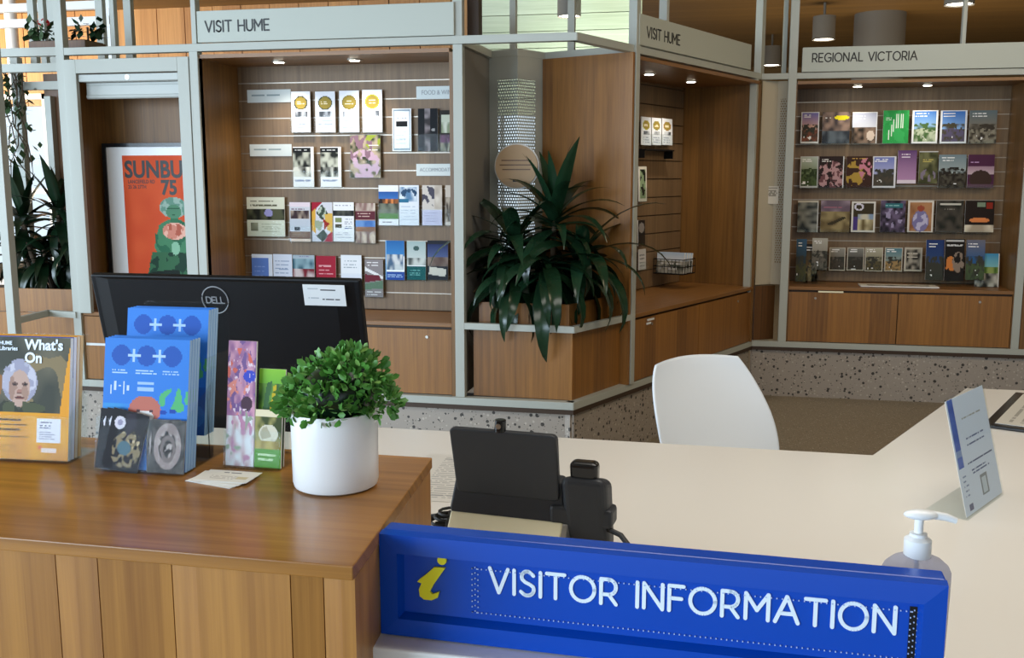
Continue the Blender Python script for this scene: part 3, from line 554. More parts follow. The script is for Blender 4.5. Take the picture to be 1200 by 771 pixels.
LB = [
 ((342, 107, 364, 155), 'white leaflet with gold badge and dark skyline, leftmost on the top row', gold('39403c', 'b', 1)), ((370, 107, 393, 155), 'white leaflet with gold badge and pale blue towers, second on the top row', gold('4b5040', 'b', 2)),
 ((398, 106, 421, 155), 'white leaflet with brassy badge and grey crowd, third on the top row', gold('8a7a30', 'b', 3)), ((425, 105, 448, 155), 'white leaflet with bright lime gold badge, fourth on the top row', gold('b7b92c', 'b', 4)),
 ((460, 127, 482, 177), 'white framed leaflet with a black band, right of the gold badged row', [('b', 'eef2f6'), ('o', .5, .5, .7, .7, 'eef2f6', .9), ('r', .06, .03, .94, .06, '8da0b0'), ('r', .06, .94, .94, .97, '8da0b0'), ('r', .06, .03, .12, .97, '8da0b0'), ('r', .88, .03, .94, .97, '8da0b0'), ('r', .18, .3, .82, .43, '15171a'), ('t', .25, .18, .75, .26, '9ab', 1), ('t', .2, .5, .8, .86, 'c3ccd8', 4)]),
 ((490, 127, 513, 177), 'near black leaflet with a grey photo strip, under the upper right name plate', [('b', '15171c'), ('n', .32, 0, .62, 1, '3a3638', '8d8488', 4, 10), ('c', .78, .5, .1, .04, '999'), ('t', .05, .9, .25, 1, '678', 1)]),
 ((515, 129, 528, 177), 'leaflet with green and wine photo cut off by the right side of the left bay', [('b', '2c2a26'), ('r', .2, .12, 1, .55, 'c4cbb8'), ('n', .2, .3, 1, .55, '8a9478', 'd2d6c6', 4, 4), ('n', .1, .6, 1, .8, '3a1c34', '6a3a5c', 4, 4), ('n', .1, .8, 1, 1, '2a2a26', 'b9b49c', 5, 4)]),
 ((344, 172, 368, 219), 'black and white photo leaflet, left one of the pair', bw), ((376, 172, 400, 219), 'black and white photo leaflet, right one of the pair', bw),
 ((411, 158, 446, 208), 'wide booklet with lilac and green flower print beside the photo pair', [('n', 0, 0, 1, 1, '3e4430', 'b9a78e', 8, 10), ('N', .45, .7, .55, .35, 'c9a9bc', 10, 10, .45), ('N', .3, .3, .5, .3, '8a6a78', 9, 9, .6), ('N', .75, .15, .25, .2, '9aa63c', 5, 5, .4), ('t', .62, .2, .95, .4, 'f2efe8', 2)]),
 ((290, 231, 334, 277), 'square cream book with a dark landscape band at the left of the bay', [('b', 'dfe2cf'), ('t', .1, .06, .85, .26, '6a6a55', 2), ('n', 0, .3, 1, .58, '1f2018', '55583f', 9, 5), ('c', .58, .4, .11, .1, '9d9ccf'), ('n', .1, .66, .3, .86, '2c2c20', '9a9c84', 4, 4), ('t', .38, .66, .9, .9, 'b9bea6', 4)]),
 ((340, 237, 364, 283), 'leaflet with purple banner, pale text panel and brown foot', [('b', 'cfd2dc'), ('r', 0, 0, 1, .12, 'e6d9e4'), ('t', .1, .13, .9, .2, '5a2a4a', 1), ('n', .05, .22, .95, .42, '3c2a30', 'b0a090', 7, 4), ('r', 0, .44, 1, .72, 'c3cdda'), ('r', .25, .62, .5, .72, '26303c'), ('r', 0, .74, 1, .93, '6a4a38'), ('t', .1, .76, .9, .9, 'a08a74', 3), ('r', .05, .94, 1, 1, 'e6d2c0')]),
 ((366, 237, 390, 283), 'leaflet with red and yellow diamond collage', [('b', 'd2d4de'), ('p', [(0, 0), (.5, 0), (0, .3)], 'a01830'), ('p', [(0, .25), (.2, .15), (.2, .8), (0, .7)], 'd9a840'), ('p', [(.5, .05), (.8, .3), (.5, .45), (.2, .28)], '3c4a3c'), ('N', .5, .26, .25, .15, 'b6c4b4', 8, 8, .55), ('p', [(.6, .3), (1, .28), (1, .78), (.75, .7)], 'd9b050'), ('p', [(.55, .4), (.85, .55), (.6, .7)], '9a2a20'), ('p', [(.15, .45), (.55, .5), (.4, .75), (.15, .62)], '9aa890'), ('p', [(.2, .85), (.55, .68), (.82, .88), (.5, 1)], '34443a'), ('p', [(.8, .8), (1, .75), (1, 1), (.6, 1)], 'a81c34')]),
 ((391, 237, 415, 283), 'white leaflet with dark photo band and two small green pictures', [('b', 'e9ebee'), ('t', .1, .05, .9, .12, '99a', 1), ('n', 0, .2, 1, .36, '16181a', '5a5c50', 7, 4), ('r', .1, .40, .42, .52, '7d8a5c'), ('r', .1, .56, .42, .66, '4c4a3a'), ('t', .55, .40, .95, .7, '9aa0b0', 5), ('r', .55, .64, .75, .68, '334a8a'), ('t', .1, .74, .9, .92, 'b0b4c0', 3)]),
 ((417, 238, 440, 285), 'maroon topped leaflet with a blue dam photograph', [('b', 'a98d84'), ('n', 0, 0, 1, .18, '8a6c66', 'cfc2b4', 7, 3), ('r', 0, .2, 1, .42, '5c2430'), ('t', .1, .24, .9, .36, 'c8a8a0', 2), ('n', 0, .44, 1, .6, '3c6ab0', '6a94cc', 5, 3), ('n', 0, .58, 1, .7, '6a4a38', '9a6a4a', 6, 3), ('n', 0, .7, 1, 1, '7a6058', 'cbb9a6', 7, 6)]),
 ((444, 217, 467, 264), 'leaflet with dusk blue sky and glowing buildings over green grass', [('b', 'e8eaee'), ('g', 0, .15, 1, .4, '28549c', '3f78c0'), ('n', 0, .34, 1, .46, '2a1c18', 'e0884a', 9, 3), ('n', 0, .46, 1, .7, '3c4038', '7a8070', 6, 4), ('r', 0, .7, 1, .84, '4f7f3c'), ('t', .2, .88, .8, .95, '667', 1)]),
 ((468, 217, 491, 264), 'pale leaflet with a blue bird on water picture', [('b', 'dfe5ee'), ('n', 0, .05, .9, .4, '5a82a8', 'dfe8f0', 5, 5), ('N', .5, .2, .4, .12, '2c4a6a', 7, 7, .55), ('r', .0, .35, .5, .44, '2f6f90'), ('t', .1, .5, .9, .9, 'b7c2d2', 5)]),
 ((495, 217, 518, 264), 'beige and lilac leaflet with a line drawing of people', [('b', 'cfc8c0'), ('N', .35, .3, .35, .28, '4c4a58', 7, 9, .6), ('n', .6, 0, 1, .6, 'b5a99c', 'd6cec2', 3, 5), ('r', 0, .62, 1, 1, 'c6c4dc'), ('t', .1, .66, .9, .92, '9fa0c0', 4)]),
 ((522, 217, 530, 264), 'narrow leaflet strip half hidden by the right side of the left bay', [('b', 'c8beb2'), ('n', 0, .3, 1, .9, '4a4038', 'b0a494', 3, 7)]),
 ((296, 298, 320, 345), 'pale leaflet with a plain blue panel at the lower left', [('b', 'dce6f4'), ('r', 0, .1, .84, 1, '5e80c8'), ('t', .12, .25, .7, .7, '86a2dc', 4)]), ((321, 298, 343, 345), 'pale blue leaflet with ragged text beside the blue panel leaflet', [('b', 'd3dcec'), ('t', .1, .12, .9, .8, '8fa2c0', 7)]),
 ((344, 299, 369, 346), 'leaflet with teal and red word art', [('b', 'a8bac6'), ('n', 0, .1, 1, .35, '2f5a6c', '8fb0bc', 6, 4), ('n', 0, .35, 1, .7, '7a1f2c', 'cfc4c4', 6, 5), ('t', .3, .0, .9, .08, '88a', 1)]), ((371, 300, 394, 347), 'plain crimson leaflet with white title', [('b', 'a01c34'), ('t', .15, .2, .85, .5, 'e0a0a8', 3)]),
 ((400, 299, 424, 346), 'white leaflet just above the monitor corner', [('b', 'e6ebf0'), ('t', .15, .12, .85, .34, '9aa8b4', 3), ('g', 0, .45, 1, 1, 'dfe6ee', 'b4c2d8')]), ((428, 304, 449, 348), 'grey striped leaflet with red and green slashes right of the monitor', [('b', '8a8486'), ('t', .1, .05, .9, .18, 'e8e6e6', 2), ('p', [(0, .2), (1, .45), (1, .52), (0, .3)], 'e6e6e6'), ('p', [(0, .4), (.8, .42), (.9, .55), (0, .62)], '6a2230'), ('p', [(0, .65), (1, .55), (1, .78), (0, .8)], '5f7a64'), ('t', .1, .84, .95, .96, 'd8d8d8', 2)]),
 ((452, 282, 474, 328), 'bright blue leaflet with a pale stone collage', [('g', 0, 0, 1, .4, '2a66a8', '3f86c4'), ('n', .05, .34, .95, .75, 'd3d8da', '4f6a88', 6, 6), ('r', 0, .78, 1, 1, '2a4fa0'), ('t', .1, .84, .9, .94, 'a9c2ea', 2), ('r', 0, 0, .05, 1, '7fb0dc')]),
 ((477, 283, 499, 328), 'leaflet with pale sea sky above a dark teal foot', [('g', 0, 0, 1, .45, '9fb6b6', 'c4cfcc'), ('c', .5, .18, .14, .06, '3f5a58'), ('n', 0, .42, 1, .62, '3a4444', 'c9cfca', 7, 4), ('r', 0, .64, 1, 1, '0f5a5c'), ('t', .15, .72, .85, .9, '6fb0ac', 3)]),
 ((501, 282, 525, 328), 'dark navy leaflet with a tilted cream ticket', [('b', '23262f'), ('g', 0, .1, 1, .42, '26305c', '50608c'), ('n', 0, .42, 1, .66, '5c4a44', '8a7a70', 5, 3), ('p', [(.1, .66), (.9, .72), (.88, .92), (.06, .86)], 'd8d2c6')]),
]
for i, (bx, lb, ops) in enumerate(LB):
    place(bx, pL, 0, lb, ops, 'leaflets on the slats of the left bay', seed=40 + i, tilt=.03); pocket(bx, pL, 0, lb)
for bx, lb, s in (((290, 105, 341, 120), 'white name plate at the top left of the left bay', None), ((293, 169, 342, 183), 'white name plate at the middle left of the left bay', None),
                  ((488, 101, 530, 116), 'white name plate reading FOOD at the upper right of the left bay', 'FOOD & WINE'), ((488, 192, 530, 206), 'white name plate at the middle right of the left bay', 'ACCOMMODATION')):
    o = place(bx, (-2, yL - .006), 0, lb, [('b', 'd3dcdc')] + ([] if s else [('t', .1, .35, .85, .6, '8fa0a4', 1)]), 'name plates of the left bay', t=.004, tilt=0, nx=20, ny=8, cat='label', name='name_plate')
    if s: text(s, .036 if len(s) < 12 else .03, M['logo'], o, (-.075 if len(s) < 12 else -.085, -.001, .024), sx=.8)
# right bay
yR = 7.24 + DR_ - .03; pR = (1, yR - .075)
GR = 'large brochures in the right bay'
RB = [
 ((938, 131, 959, 168), 'brochure with violet sky over orange rocks, leftmost of the top row', ph('6a6ab0', 'c9a090', '7a4a3a', 1, border='ddd')), ((963, 131, 995, 168), 'brown dusk brochure with a yellow title flash on the top row', [('n', 0, 0, 1, 1, '3a3436', '8a7468', 5, 6), ('c', .7, .18, .28, .07, 'd6c81e'), ('n', 0, .6, 1, 1, '2a3038', '5a646c', 6, 5), ('t', .1, .15, .4, .2, 'eee', 1)]),
 ((998, 131, 1027, 168), 'brochure with pale misty sky and two figures on the top row', [('g', 0, 0, 1, .6, 'b5bcd4', 'dfe3ec'), ('t', .15, .1, .6, .26, 'f6f6fa', 2), ('n', 0, .5, 1, 1, '2a2622', '8a7464', 6, 6), ('c', .75, .75, .16, .16, 'd8c8b8'), ('r', 0, 0, 1, .04, 'eee'), ('r', .95, 0, 1, 1, 'eee')]),
 ((1034, 129, 1064, 168), 'bright green brochure with a white looping line pattern', [('b', '2c9a4c'), ('N', .5, .5, 1, 1, '37a858', 5, 6, .6), ('t', .1, .2, .4, .3, 'cfe8d4', 2)] + [q for k in range(5) for q in (('o', .32 + .14 * k, .82 - .09 * k, .10, .22, 'e8f4ea', .62), ('r', .22 + .14 * k, .5 - .09 * k, .42 + .14 * k, .8 - .09 * k, '2c9a4c'))][:0] + [('r', .22 + .09 * k, .9 - .16 * min(k, 3) - .3, .25 + .09 * k, .9 - .12 * min(k, 3), 'e8f4ea') for k in range(7)]),
 ((1068, 129, 1098, 168), 'white framed brochure with blue sky over a green valley town', ph('3f78c8', '8fb8e0', 'b9c4a8', 5, border='eee', hill='4a6a3c')), ((1101, 129, 1132, 168), 'white framed brochure with clear blue sky over purple water', ph('2f6cc0', '7fa8dc', '5a5470', 6, border='dfe3ea', hill='4a4636')),
 ((1135, 129, 1167, 168), 'grey green brochure with an old bridge at the end of the top row', ph('5a6a70', '7a7468', '8a8474', 7, hill='3a342c')),
 ((937, 183, 958, 220), 'brochure with green foliage, leftmost of the second row', ph('b6c0b4', '6a7a54', '4a5a34', 8, border='bbb', hill='2c3a20')), ((959, 183, 988, 220), 'dark brochure with pink blossom print on the second row', [('b', '2a1e1e'), ('N', .5, .6, .6, .45, 'b08a8c', 7, 8, .42), ('N', .5, .6, .6, .45, '6a4448', 9, 9, .6), ('t', .1, .06, .5, .2, 'e6e0dc', 2), ('r', .95, 0, 1, 1, 'ddd')]),
 ((991, 183, 1021, 220), 'dark brown brochure with ochre and pink flowers', [('b', '3a241c'), ('N', .35, .55, .4, .4, 'a88a3c', 6, 8, .5), ('N', .75, .4, .25, .35, 'c07a8c', 8, 8, .5), ('t', .2, .04, .8, .1, 'c8a050', 1)]), ((1022, 183, 1049, 220), 'framed brochure with lavender sky over dark hills', ph('6a74b4', '9fa4cc', '4a4238', 11, border='d8d8de')),
 ((1051, 176, 1073, 215), 'small mauve booklet standing higher in the second row', [('g', 0, 0, 1, 1, '5a3c6c', 'b48ab0'), ('t', .2, .08, .8, .24, 'efe4f0', 2), ('r', 0, .9, 1, 1, 'd6cad6')]), ((1076, 177, 1098, 215), 'small olive booklet beside the mauve one', [('n', 0, 0, 1, 1, '3a3c24', '6a6a48', 4, 6), ('t', .2, .25, .8, .36, 'c0b060', 2), ('N', .5, .75, .4, .2, '7a7080', 6, 5, .5), ('r', 0, 0, 1, .04, 'ccc')]),
 ((1099, 181, 1131, 220), 'brochure with grey blue sky and a lone dark tree', ph('6f8088', '94a0a0', '4a463c', 14, hill='241f1a')), ((1133, 181, 1164, 220), 'plum coloured brochure with an arched hill, end of the second row', [('b', '4a2440'), ('g', 0, .35, 1, .6, '9a7a8c', 'c0aab0'), ('c', .5, .75, .42, .28, '3a2a24'), ('t', .1, .2, .5, .28, 'c09ac8', 1), ('r', 0, .9, 1, 1, '5a4450')]),
 ((934, 235, 958, 272), 'grey banded seascape brochure, leftmost of the third row', [('n', 0, 0, 1, 1, '2c3234', '8a8c84', 3, 9), ('r', .95, 0, 1, 1, 'c9c9c4'), ('r', 0, 0, 1, .06, 'c9c4b4')]), ((961, 235, 995, 272), 'brochure with mauve title over a sandy path', [('n', 0, 0, 1, .35, '6a5a68', '9a8894', 3, 4), ('t', .1, .15, .8, .26, 'a86a7c', 1), ('n', 0, .35, 1, 1, '6a5a3c', '9a8a62', 5, 6), ('p', [(.2, .75), (.8, .5), (.9, .55), (.4, .78)], '3a3424')]),
 ((997, 236, 1025, 272), 'white edged brochure with purple side and coast photograph', [('b', 'd8d4cc'), ('r', .08, .06, .94, .94, '3c3424'), ('r', .08, .5, .28, .94, '4a3a7c'), ('n', .28, .4, .94, .6, '7a94b4', 'c9c4b0', 4, 3), ('n', .28, .6, .94, .94, '6a5c3c', 'cfc49c', 5, 4), ('o', .3, .18, .2, .12, 'd8d4e4', .4)]), ((1031, 235, 1060, 272), 'dark violet brochure with teal title on the third row', [('n', 0, 0, 1, 1, '241f2a', '6a5c78', 6, 7), ('r', .2, .1, .9, .22, '2f6a74'), ('t', .2, .12, .9, .2, '8fc0c0', 1), ('N', .5, .55, .4, .3, '9a90b0', 7, 7, .6)]),
 ((1063, 235, 1093, 272), 'cream edged brochure with an orange and lilac portrait drawing', [('b', 'd4ccc0'), ('n', .08, .06, .94, .96, '8a5c3c', 'b08058', 4, 5), ('c', .5, .65, .32, .34, '7a74a0'), ('N', .5, .65, .3, .3, 'b9b4d0', 6, 7, .55), ('c', .5, .25, .14, .1, '9a4a34')]), ((1096, 235, 1128, 272), 'charcoal brochure with a pale title line', [('n', 0, 0, 1, 1, '22241f', '4a443c', 5, 6), ('r', .15, .08, .9, .13, 'c9c6ba'), ('t', .3, .22, .8, .3, '8a867c', 1)]),
 ((1130, 235, 1164, 272), 'dark brochure with a glowing orange band and pale foot, end of the third row', [('b', '231a16'), ('r', .4, .05, .7, .2, '7a8a74'), ('r', .72, .05, .95, .25, '8a2a1c'), ('c', .5, .62, .35, .08, 'd8824a'), ('n', 0, .78, 1, 1, 'a89a84', 'd8cdb8', 6, 3)]),
 ((971, 290, 990, 317), 'small framed booklet with a grey statue print, first of the low row', ph('9a9890', '6a645a', '4a443c', 22, border='bbb4a4')), ((992, 290, 1012, 317), 'small framed booklet with dark tree trunks, second of the low row', ph('8a8a84', '4a4640', '3a342c', 23, border='bbb4a4')),
 ((1013, 290, 1034, 318), 'small framed booklet with a misty field, third of the low row', ph('b4b09c', '8a846c', '5a5238', 24, border='bbb4a4')), ((1036, 290, 1057, 318), 'small framed booklet with a teal sky and sand dune, fourth of the low row', ph('4a7a8a', '8a9c98', 'a08458', 25, border='bbb4a4')), ((1059, 290, 1080, 318), 'small framed booklet with bold dark script, last of the low row', [('b', 'b9b2a2'), ('n', .08, .06, .92, .94, '2c2a26', 'a09a8c', 5, 6), ('t', .15, .2, .85, .45, 'd0c8b8', 2)]),
]
for i, (bx, lb, ops) in enumerate(RB): place(bx, pR, 0, lb, ops, GR, seed=90 + i, tilt=.08, t=.008)
def tray(v, y0=None, nm='topmost', u0=933, u1=1166):
    a = atp(u0, v, pR, 0); b = atp(u1, v, pR, 0); z = (a.z + b.z) / 2
    t = thing('acrylic_shelf', nm + ' clear acrylic display shelf across the right bay', 'shelf', (0, 0, 0))
    MB().box(a.x, b.x, pR[1] - .016, yR, z - .006, z - .001).build('base', M['acrylic'], t); MB().box(a.x, b.x, pR[1] - .02, pR[1] - .016, z - .006, z + .02).build('lip', M['acrylic'], t)
for v, nm in ((168.5, 'topmost'), (220.5, 'second'), (272.5, 'third'), (318, 'lowest')): tray(v, nm=nm)
# loose holders on the right worktop
PRW = (1, 7.36)
CL = [((932, 280, 944, 330), 'dark teal booklet at the far left end of the right worktop', ph('3a5a74', '2c3a40', '4a4a2c', 31)), ((943, 286, 957, 329), 'dark booklet with ochre print leaning at the left of the right worktop', ph('2a2a28', '6a5434', '8a7a54', 32)), ((951, 279, 969, 316), 'grey leaflet with scribbled print behind the dark booklets', ph('b4b0a4', '8a8478', '6a645a', 33)),
      ((1084, 281, 1105, 328), 'navy leaflet with a pale line at the right of the worktop', ph('24386a', '2c4470', '3a3c34', 34)), ((1106, 280, 1129, 329), 'black booklet with an orange glow in a clear stand', [('b', '1c1816'), ('r', .05, .02, .95, .06, 'bbb'), ('N', .3, .6, .3, .18, 'c87a3c', 4, 5, .35), ('N', .7, .55, .3, .25, '8a7a6c', 6, 7, .5), ('t', .1, .1, .9, .2, 'ccc', 1)]), ((1131, 281, 1153, 328), 'blue and grey leaflet half hidden behind the leaning one', ph('6a6a78', '2f5a8a', '4a5a3c', 35)),
      ((1142, 297, 1170, 336), 'leaflet with turquoise sky leaning at the right end of the worktop', [('g', 0, 0, 1, .45, '3f8ab4', '7fb8b8'), ('n', 0, .4, 1, .6, '4a6a2c', '8a9a54', 6, 3), ('n', 0, .6, 1, 1, '2c2c28', 'b4b0a4', 7, 6), ('r', .95, 0, 1, 1, 'd8d4c8')])]
for i, (bx, lb, ops) in enumerate(CL):
    px, py = (1, 7.40 + .02 * (i % 3)), 0
    a = atz(bx[0], bx[3], .797); q = (1, min(max(a.y, 7.30), 7.55) if i in (6,) else 7.42 + .03 * (i % 2))
    bb = atp((bx[0] + bx[2]) / 2, 0, q, 0); foot = atp((bx[0] + bx[2]) / 2, bx[3], q, 0)
    o = place(bx, q, 0, lb, ops, 'loose booklets on the right worktop', seed=130 + i, tilt=.12, t=.006)
    hz = o.location.z - .797
    st = MB().box(-.05, .05, -.012, -.009, -hz, .05).box(-.05, .05, -.009, .03, -.003, 0).box(-.05, .05, .022, .025, -hz, .1)
    tag(st.build('leaflet_stand', M['acrylic'], loc=o.location), ' '.join(('clear stand under the ' + lb).split()[:16]), 'holder', 'clear stands on the right worktop')
a, b = atz(1003, 330, .797), atz(1090, 333, .797)
o = card('map_sheet', .52, .16, .006, [('b', 'cfc9bc'), ('n', .1, .3, .9, .8, '6a6860', 'b9b4a8', 9, 4)], 30, 12, 5, flat=True, loc=((a.x + b.x) / 2, 7.32, .803)); tag(o, 'flat printed paper pad lying on the right worktop', 'paper')
# middle bay
nM = (-math.sin(AM), math.cos(AM)); bk = DM_ - .03
pMw = (PC[0] + nM[0] * (bk - .05), PC[1] + nM[1] * (bk - .05))
MBk = [((752, 137, 763, 170), 'white leaflet with lime badge, left of the three on the middle bay wall', gold('b7b92c', 'b', 1)), ((764, 138, 775, 170), 'white leaflet with olive badge, centre of the three on the middle bay wall', gold('8a8c3c', 'b', 2)), ((776, 139, 788, 170), 'white leaflet with brown badge, right of the three on the middle bay wall', gold('a07a44', 'b', 3)),
       ((749, 195, 758, 236), 'leaflet with a black and green chequer strip on the middle bay wall', [('b', 'dcd9cc'), ('n', .15, .08, .85, .92, '1c241c', '8aa07c', 3, 9, .5)]), ((748, 258, 756, 288), 'dark leaflet edge just right of the centre steel post', [('b', '2c2622'), ('c', .5, .3, .4, .2, '8a8480')]), ((749, 292, 757, 316), 'pale leaflet low beside the centre steel post', [('b', 'c9c9c9'), ('t', .1, .2, .9, .9, '8a8a8a', 4)])]
for i, (bx, lb, ops) in enumerate(MBk):
    place(bx, pMw, AM, lb, ops, 'leaflets in the middle bay', seed=160 + i, tilt=.03, nx=14, ny=24); pocket(bx, pMw, AM, lb)
o = thing('shelf_bracket', 'black slanted shelf bracket across the badge leaflets in the middle bay', 'bracket', (pMw[0], pMw[1], 0), AM)
a = atp(752, 176, pMw, AM); b = atp(786, 168, pMw, AM); xa = (a.xy - Vector(pMw)).length; xb = (b.xy - Vector(pMw)).length
MB().box(xa, xb, -.03, .045, a.z, a.z + .01).build('shelf', M['black'], o); MB().box(xa, xa + .008, -.02, .045, a.z - .05, a.z).build('arm', M['black'], o); MB().box(xb - .008, xb, -.02, .045, a.z - .05, a.z).build('arm', M['black'], o)
# card box of postcards on the middle bay
pk = (pMw[0] - nM[0] * .20, pMw[1] - nM[1] * .20); q0 = atp(800, 322, pk, AM); q1 = atp(814, 322, pk, AM)
bt = thing('postcard_rack', 'black wire rack of postcards on the wall of the middle bay', 'rack', (q0.x, q0.y, q0.z), AM)
wx = (q1.xy - q0.xy).length; wy = .225
for y in np.linspace(0, wy, 9): MB().tube([(0, y, 0), (0, y, .10)], .002, 5).build('wire', M['black'], bt)
for x in np.linspace(.03, wx, 6): MB().tube([(x, 0, 0), (x, 0, .10)], .002, 5).build('wire', M['black'], bt)
for z in (0, .05, .10): MB().tube([(0, 0, z), (wx, 0, z), (wx, wy, z), (0, wy, z), (0, 0, z)], .003, 5).build('wire', M['black'], bt)
MB().box(0, wx, .0, wy, -.004, 0).build('tray', M['black'], bt)
for k in range(4):
    c = card('postcard', wy * .92, .145 - .003 * k, .012, [('g', 0, 0, 1, .45, 'b4c8e0', 'dfe4ea'), ('n', 0, .4, 1, 1, '4a5048', 'b9b4a8', 7, 5), ('t', .1, .5, .9, .9, 'd8d8d8', 3)], 16, 12, 170 + k, tilt=.12, loc=bt.matrix_basis @ Vector((.025 + k * wx * .22, wy / 2, .003)), rz=AM - PI / 2)
    tag(c, ['front', 'second', 'third', 'rearmost'][k] + ' pack of pale sky postcards in the black wire rack', 'postcard', 'postcards in the wire rack')

# ================================================================ PLANTERS AND PLANTS
pb = thing('planter_box', 'wooden planter box under the big leafy plant at the centre', 'planter')
def inset(a, b, d): v = (Vector(b) - Vector(a)).normalized(); n = Vector((-v.y, v.x)); return Vector(a) + n * d + v * .0, Vector(b) + n * d
X0, X1, X2 = (-1.27, 5.075), (-.735, 5.055), (-.515, 5.57)
MB().wall(X0, X1, .02, .40, .765).build('panel', M['wood_door'], pb); MB().wall(X1, X2, .02, .40, .765).build('panel', M['wood_door'], pb)
Y0, Y1, Y2 = (-1.25, 5.12), (-.76, 5.10), (-.57, 5.58)
MB().wall(Y0, Y1, .02, .765, .90).build('liner_panel', M['wood_door'], pb); MB().wall(Y1, Y2, .02, .765, .90).build('liner_panel', M['wood_door'], pb)
MB().prism([(-1.25, 5.14), (-.77, 5.12), (-.58, 5.55), (-.98, 5.74), (-1.13, 5.53), (-1.25, 5.56)], .8, .86).build('soil', M['soil'], pb)
def leaf_mesh(name, L, W, droop, mat, seed):
    rng = random.Random(seed); n = 9; v = []; f = []; p = Vector((0, 0, 0)); a = 0.0
    for i in range(n + 1):
        t = i / n; wd = W * (math.sin(PI * min(1, .12 + .9 * t ** .8)) ** .75) * .5 if i < n else .0015; tz = .12 * wd * 4
        d = Vector((math.cos(a), 0, math.sin(a))); nrm = Vector((-math.sin(a), 0, math.cos(a)))
        tw = math.sin(t * 2.2 + seed) * .12
        v += [p + Vector((0, -wd, 0)) + nrm * (tz * .35 + tw * wd), p + Vector((0, -wd * .5, 0)) + nrm * tz * .1, p, p + Vector((0, wd * .5, 0)) + nrm * tz * .1, p + Vector((0, wd, 0)) + nrm * (tz * .35 - tw * wd)]
        p = p + d * (L / n); a -= droop / n * (.35 + 1.3 * t)
    for i in range(n):
        for k in range(4): f.append((i * 5 + k, i * 5 + k + 1, i * 5 + k + 6, i * 5 + k + 5))
    me = bpy.data.meshes.new(name); me.from_pydata(v, [], f); me.materials.append(mat); me.polygons.foreach_set('use_smooth', [True] * len(f)); me.update(); return me
def dracaena(name, label, loc, crowns, mat, seed, scale=1):
    t = thing(name, label, 'plant', loc); rng = random.Random(seed)
    meshes = [[leaf_mesh('leaf', L, W, dr, mat, i + seed) for i, (L, W) in enumerate(((.42, .075), (.48, .084), (.54, .088), (.46, .07)))] for dr in (.45, 1.3, 2.0, 2.5)]
    for (cx, cy, cz, nl, lo, hi, sc_) in crowns:
        MB().tube([(cx * .4, cy * .4, .0), (cx * .8, cy * .8, cz * .5), (cx, cy, cz)], [.018, .015, .013], 8).build('stem', M['stem'], t)
        for i in range(nl):
            az = i * 2.39996 + rng.uniform(-.25, .25); f = i / max(1, nl - 1); el = hi + (lo - hi) * f + rng.uniform(-.12, .12)
            di = min(3, max(0, int((1 - (el + .4) / 1.9) * 4)))
            o = bpy.data.objects.new('leaf', meshes[di][rng.randrange(4)]); C.objects.link(o); o.parent = t
            s = sc_ * rng.uniform(.82, 1.1); o.scale = (s, s, s); o.location = (cx, cy, cz - .10 * f)
            o.rotation_euler = (rng.uniform(-.25, .25), -el, az)
    return t
dracaena('dracaena', 'big dark green dracaena with arching strap leaves in the centre planter', (-.93, 5.33, .86),
         [(.05, .02, .50, 34, -.35, 1.4, .95), (-.17, .0, .36, 34, -.55, .9, .95), (.20, .04, .30, 30, -.65, .8, 1.0), (.04, -.14, .26, 36, -.9, .4, 1.0), (-.14, -.12, .20, 28, -.9, .4, 1.0)], M['leaf'], 5)
lb = thing('planter_box', 'wooden planter box in the far left corner behind the brochures', 'planter')
MB().wall((-4.6, 5.16), (-3.66, 5.16), .02, .3, .76).build('panel', M['wood_door'], lb); MB().wall((-4.6, 5.20), (-3.66, 5.20), .02, .76, .90).build('liner_panel', M['wood_door'], lb)
MB().box(-4.6, -3.66, 5.22, 5.75, .8, .86).build('soil', M['soil'], lb); MB().box(-4.6, -3.66, 5.75, 5.77, .3, .9).build('panel', M['wood_door'], lb)
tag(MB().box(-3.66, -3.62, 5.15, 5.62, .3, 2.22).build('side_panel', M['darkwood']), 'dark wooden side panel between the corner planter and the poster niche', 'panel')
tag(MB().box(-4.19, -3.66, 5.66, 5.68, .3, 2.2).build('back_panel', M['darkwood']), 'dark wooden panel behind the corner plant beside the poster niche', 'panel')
dracaena('dracaena', 'very dark leafy plant in the far left corner planter', (-4.02, 5.46, .86), [(.02, .0, .50, 26, -.5, 1.3, .8), (-.20, -.05, .46, 24, -.5, 1.3, .85), (.16, -.04, .34, 24, -.8, .9, .72), (-.04, -.08, .26, 24, -.8, .8, .72), (-.22, -.02, .20, 20, -.8, .8, .7), (.1, -.02, .14, 20, -.8, .8, .62)], M['leafd'], 9)
# hanging vine and small plants on top
def leafy(name, mat, parent, pts, n, spread, size, seed, kind=True):
    rng = random.Random(seed); mb = MB()
    for i in range(n):
        p = Vector(rng.choice(pts)) + Vector([rng.gauss(0, s) for s in spread]); ax = Vector((rng.gauss(0, 1), rng.gauss(0, 1), rng.gauss(0, 1))).normalized(); s2 = ax.cross(Vector((0, 0, 1))); s2 = s2.normalized() if s2.length > .1 else Vector((1, 0, 0)); s = size * rng.uniform(.7, 1.2)
        mb.add([p, p + ax * s * .5 + s2 * s * .33, p + ax * s, p + ax * s * .5 - s2 * s * .33], [(0, 1, 2, 3)])
    o = mb.build(name, mat, parent)
    if kind: o['kind'] = 'stuff'
    return o
vn = thing('hanging_vine', 'thin leafy vine hanging from the corner frame before the bright window', 'plant', (-4.35, 5.55, 2.2)); rng = random.Random(3)
vp = []
for k in range(12):
    x = rng.uniform(-.28, .12); pts = [(x + math.sin(i * .8 + k) * .05 * i * .4, rng.uniform(-.05, .05), -.11 * i) for i in range(rng.randint(4, 9))]; vp += pts[1:]
    MB().tube(pts, .004, 5).build('stem', M['stem'], vn)
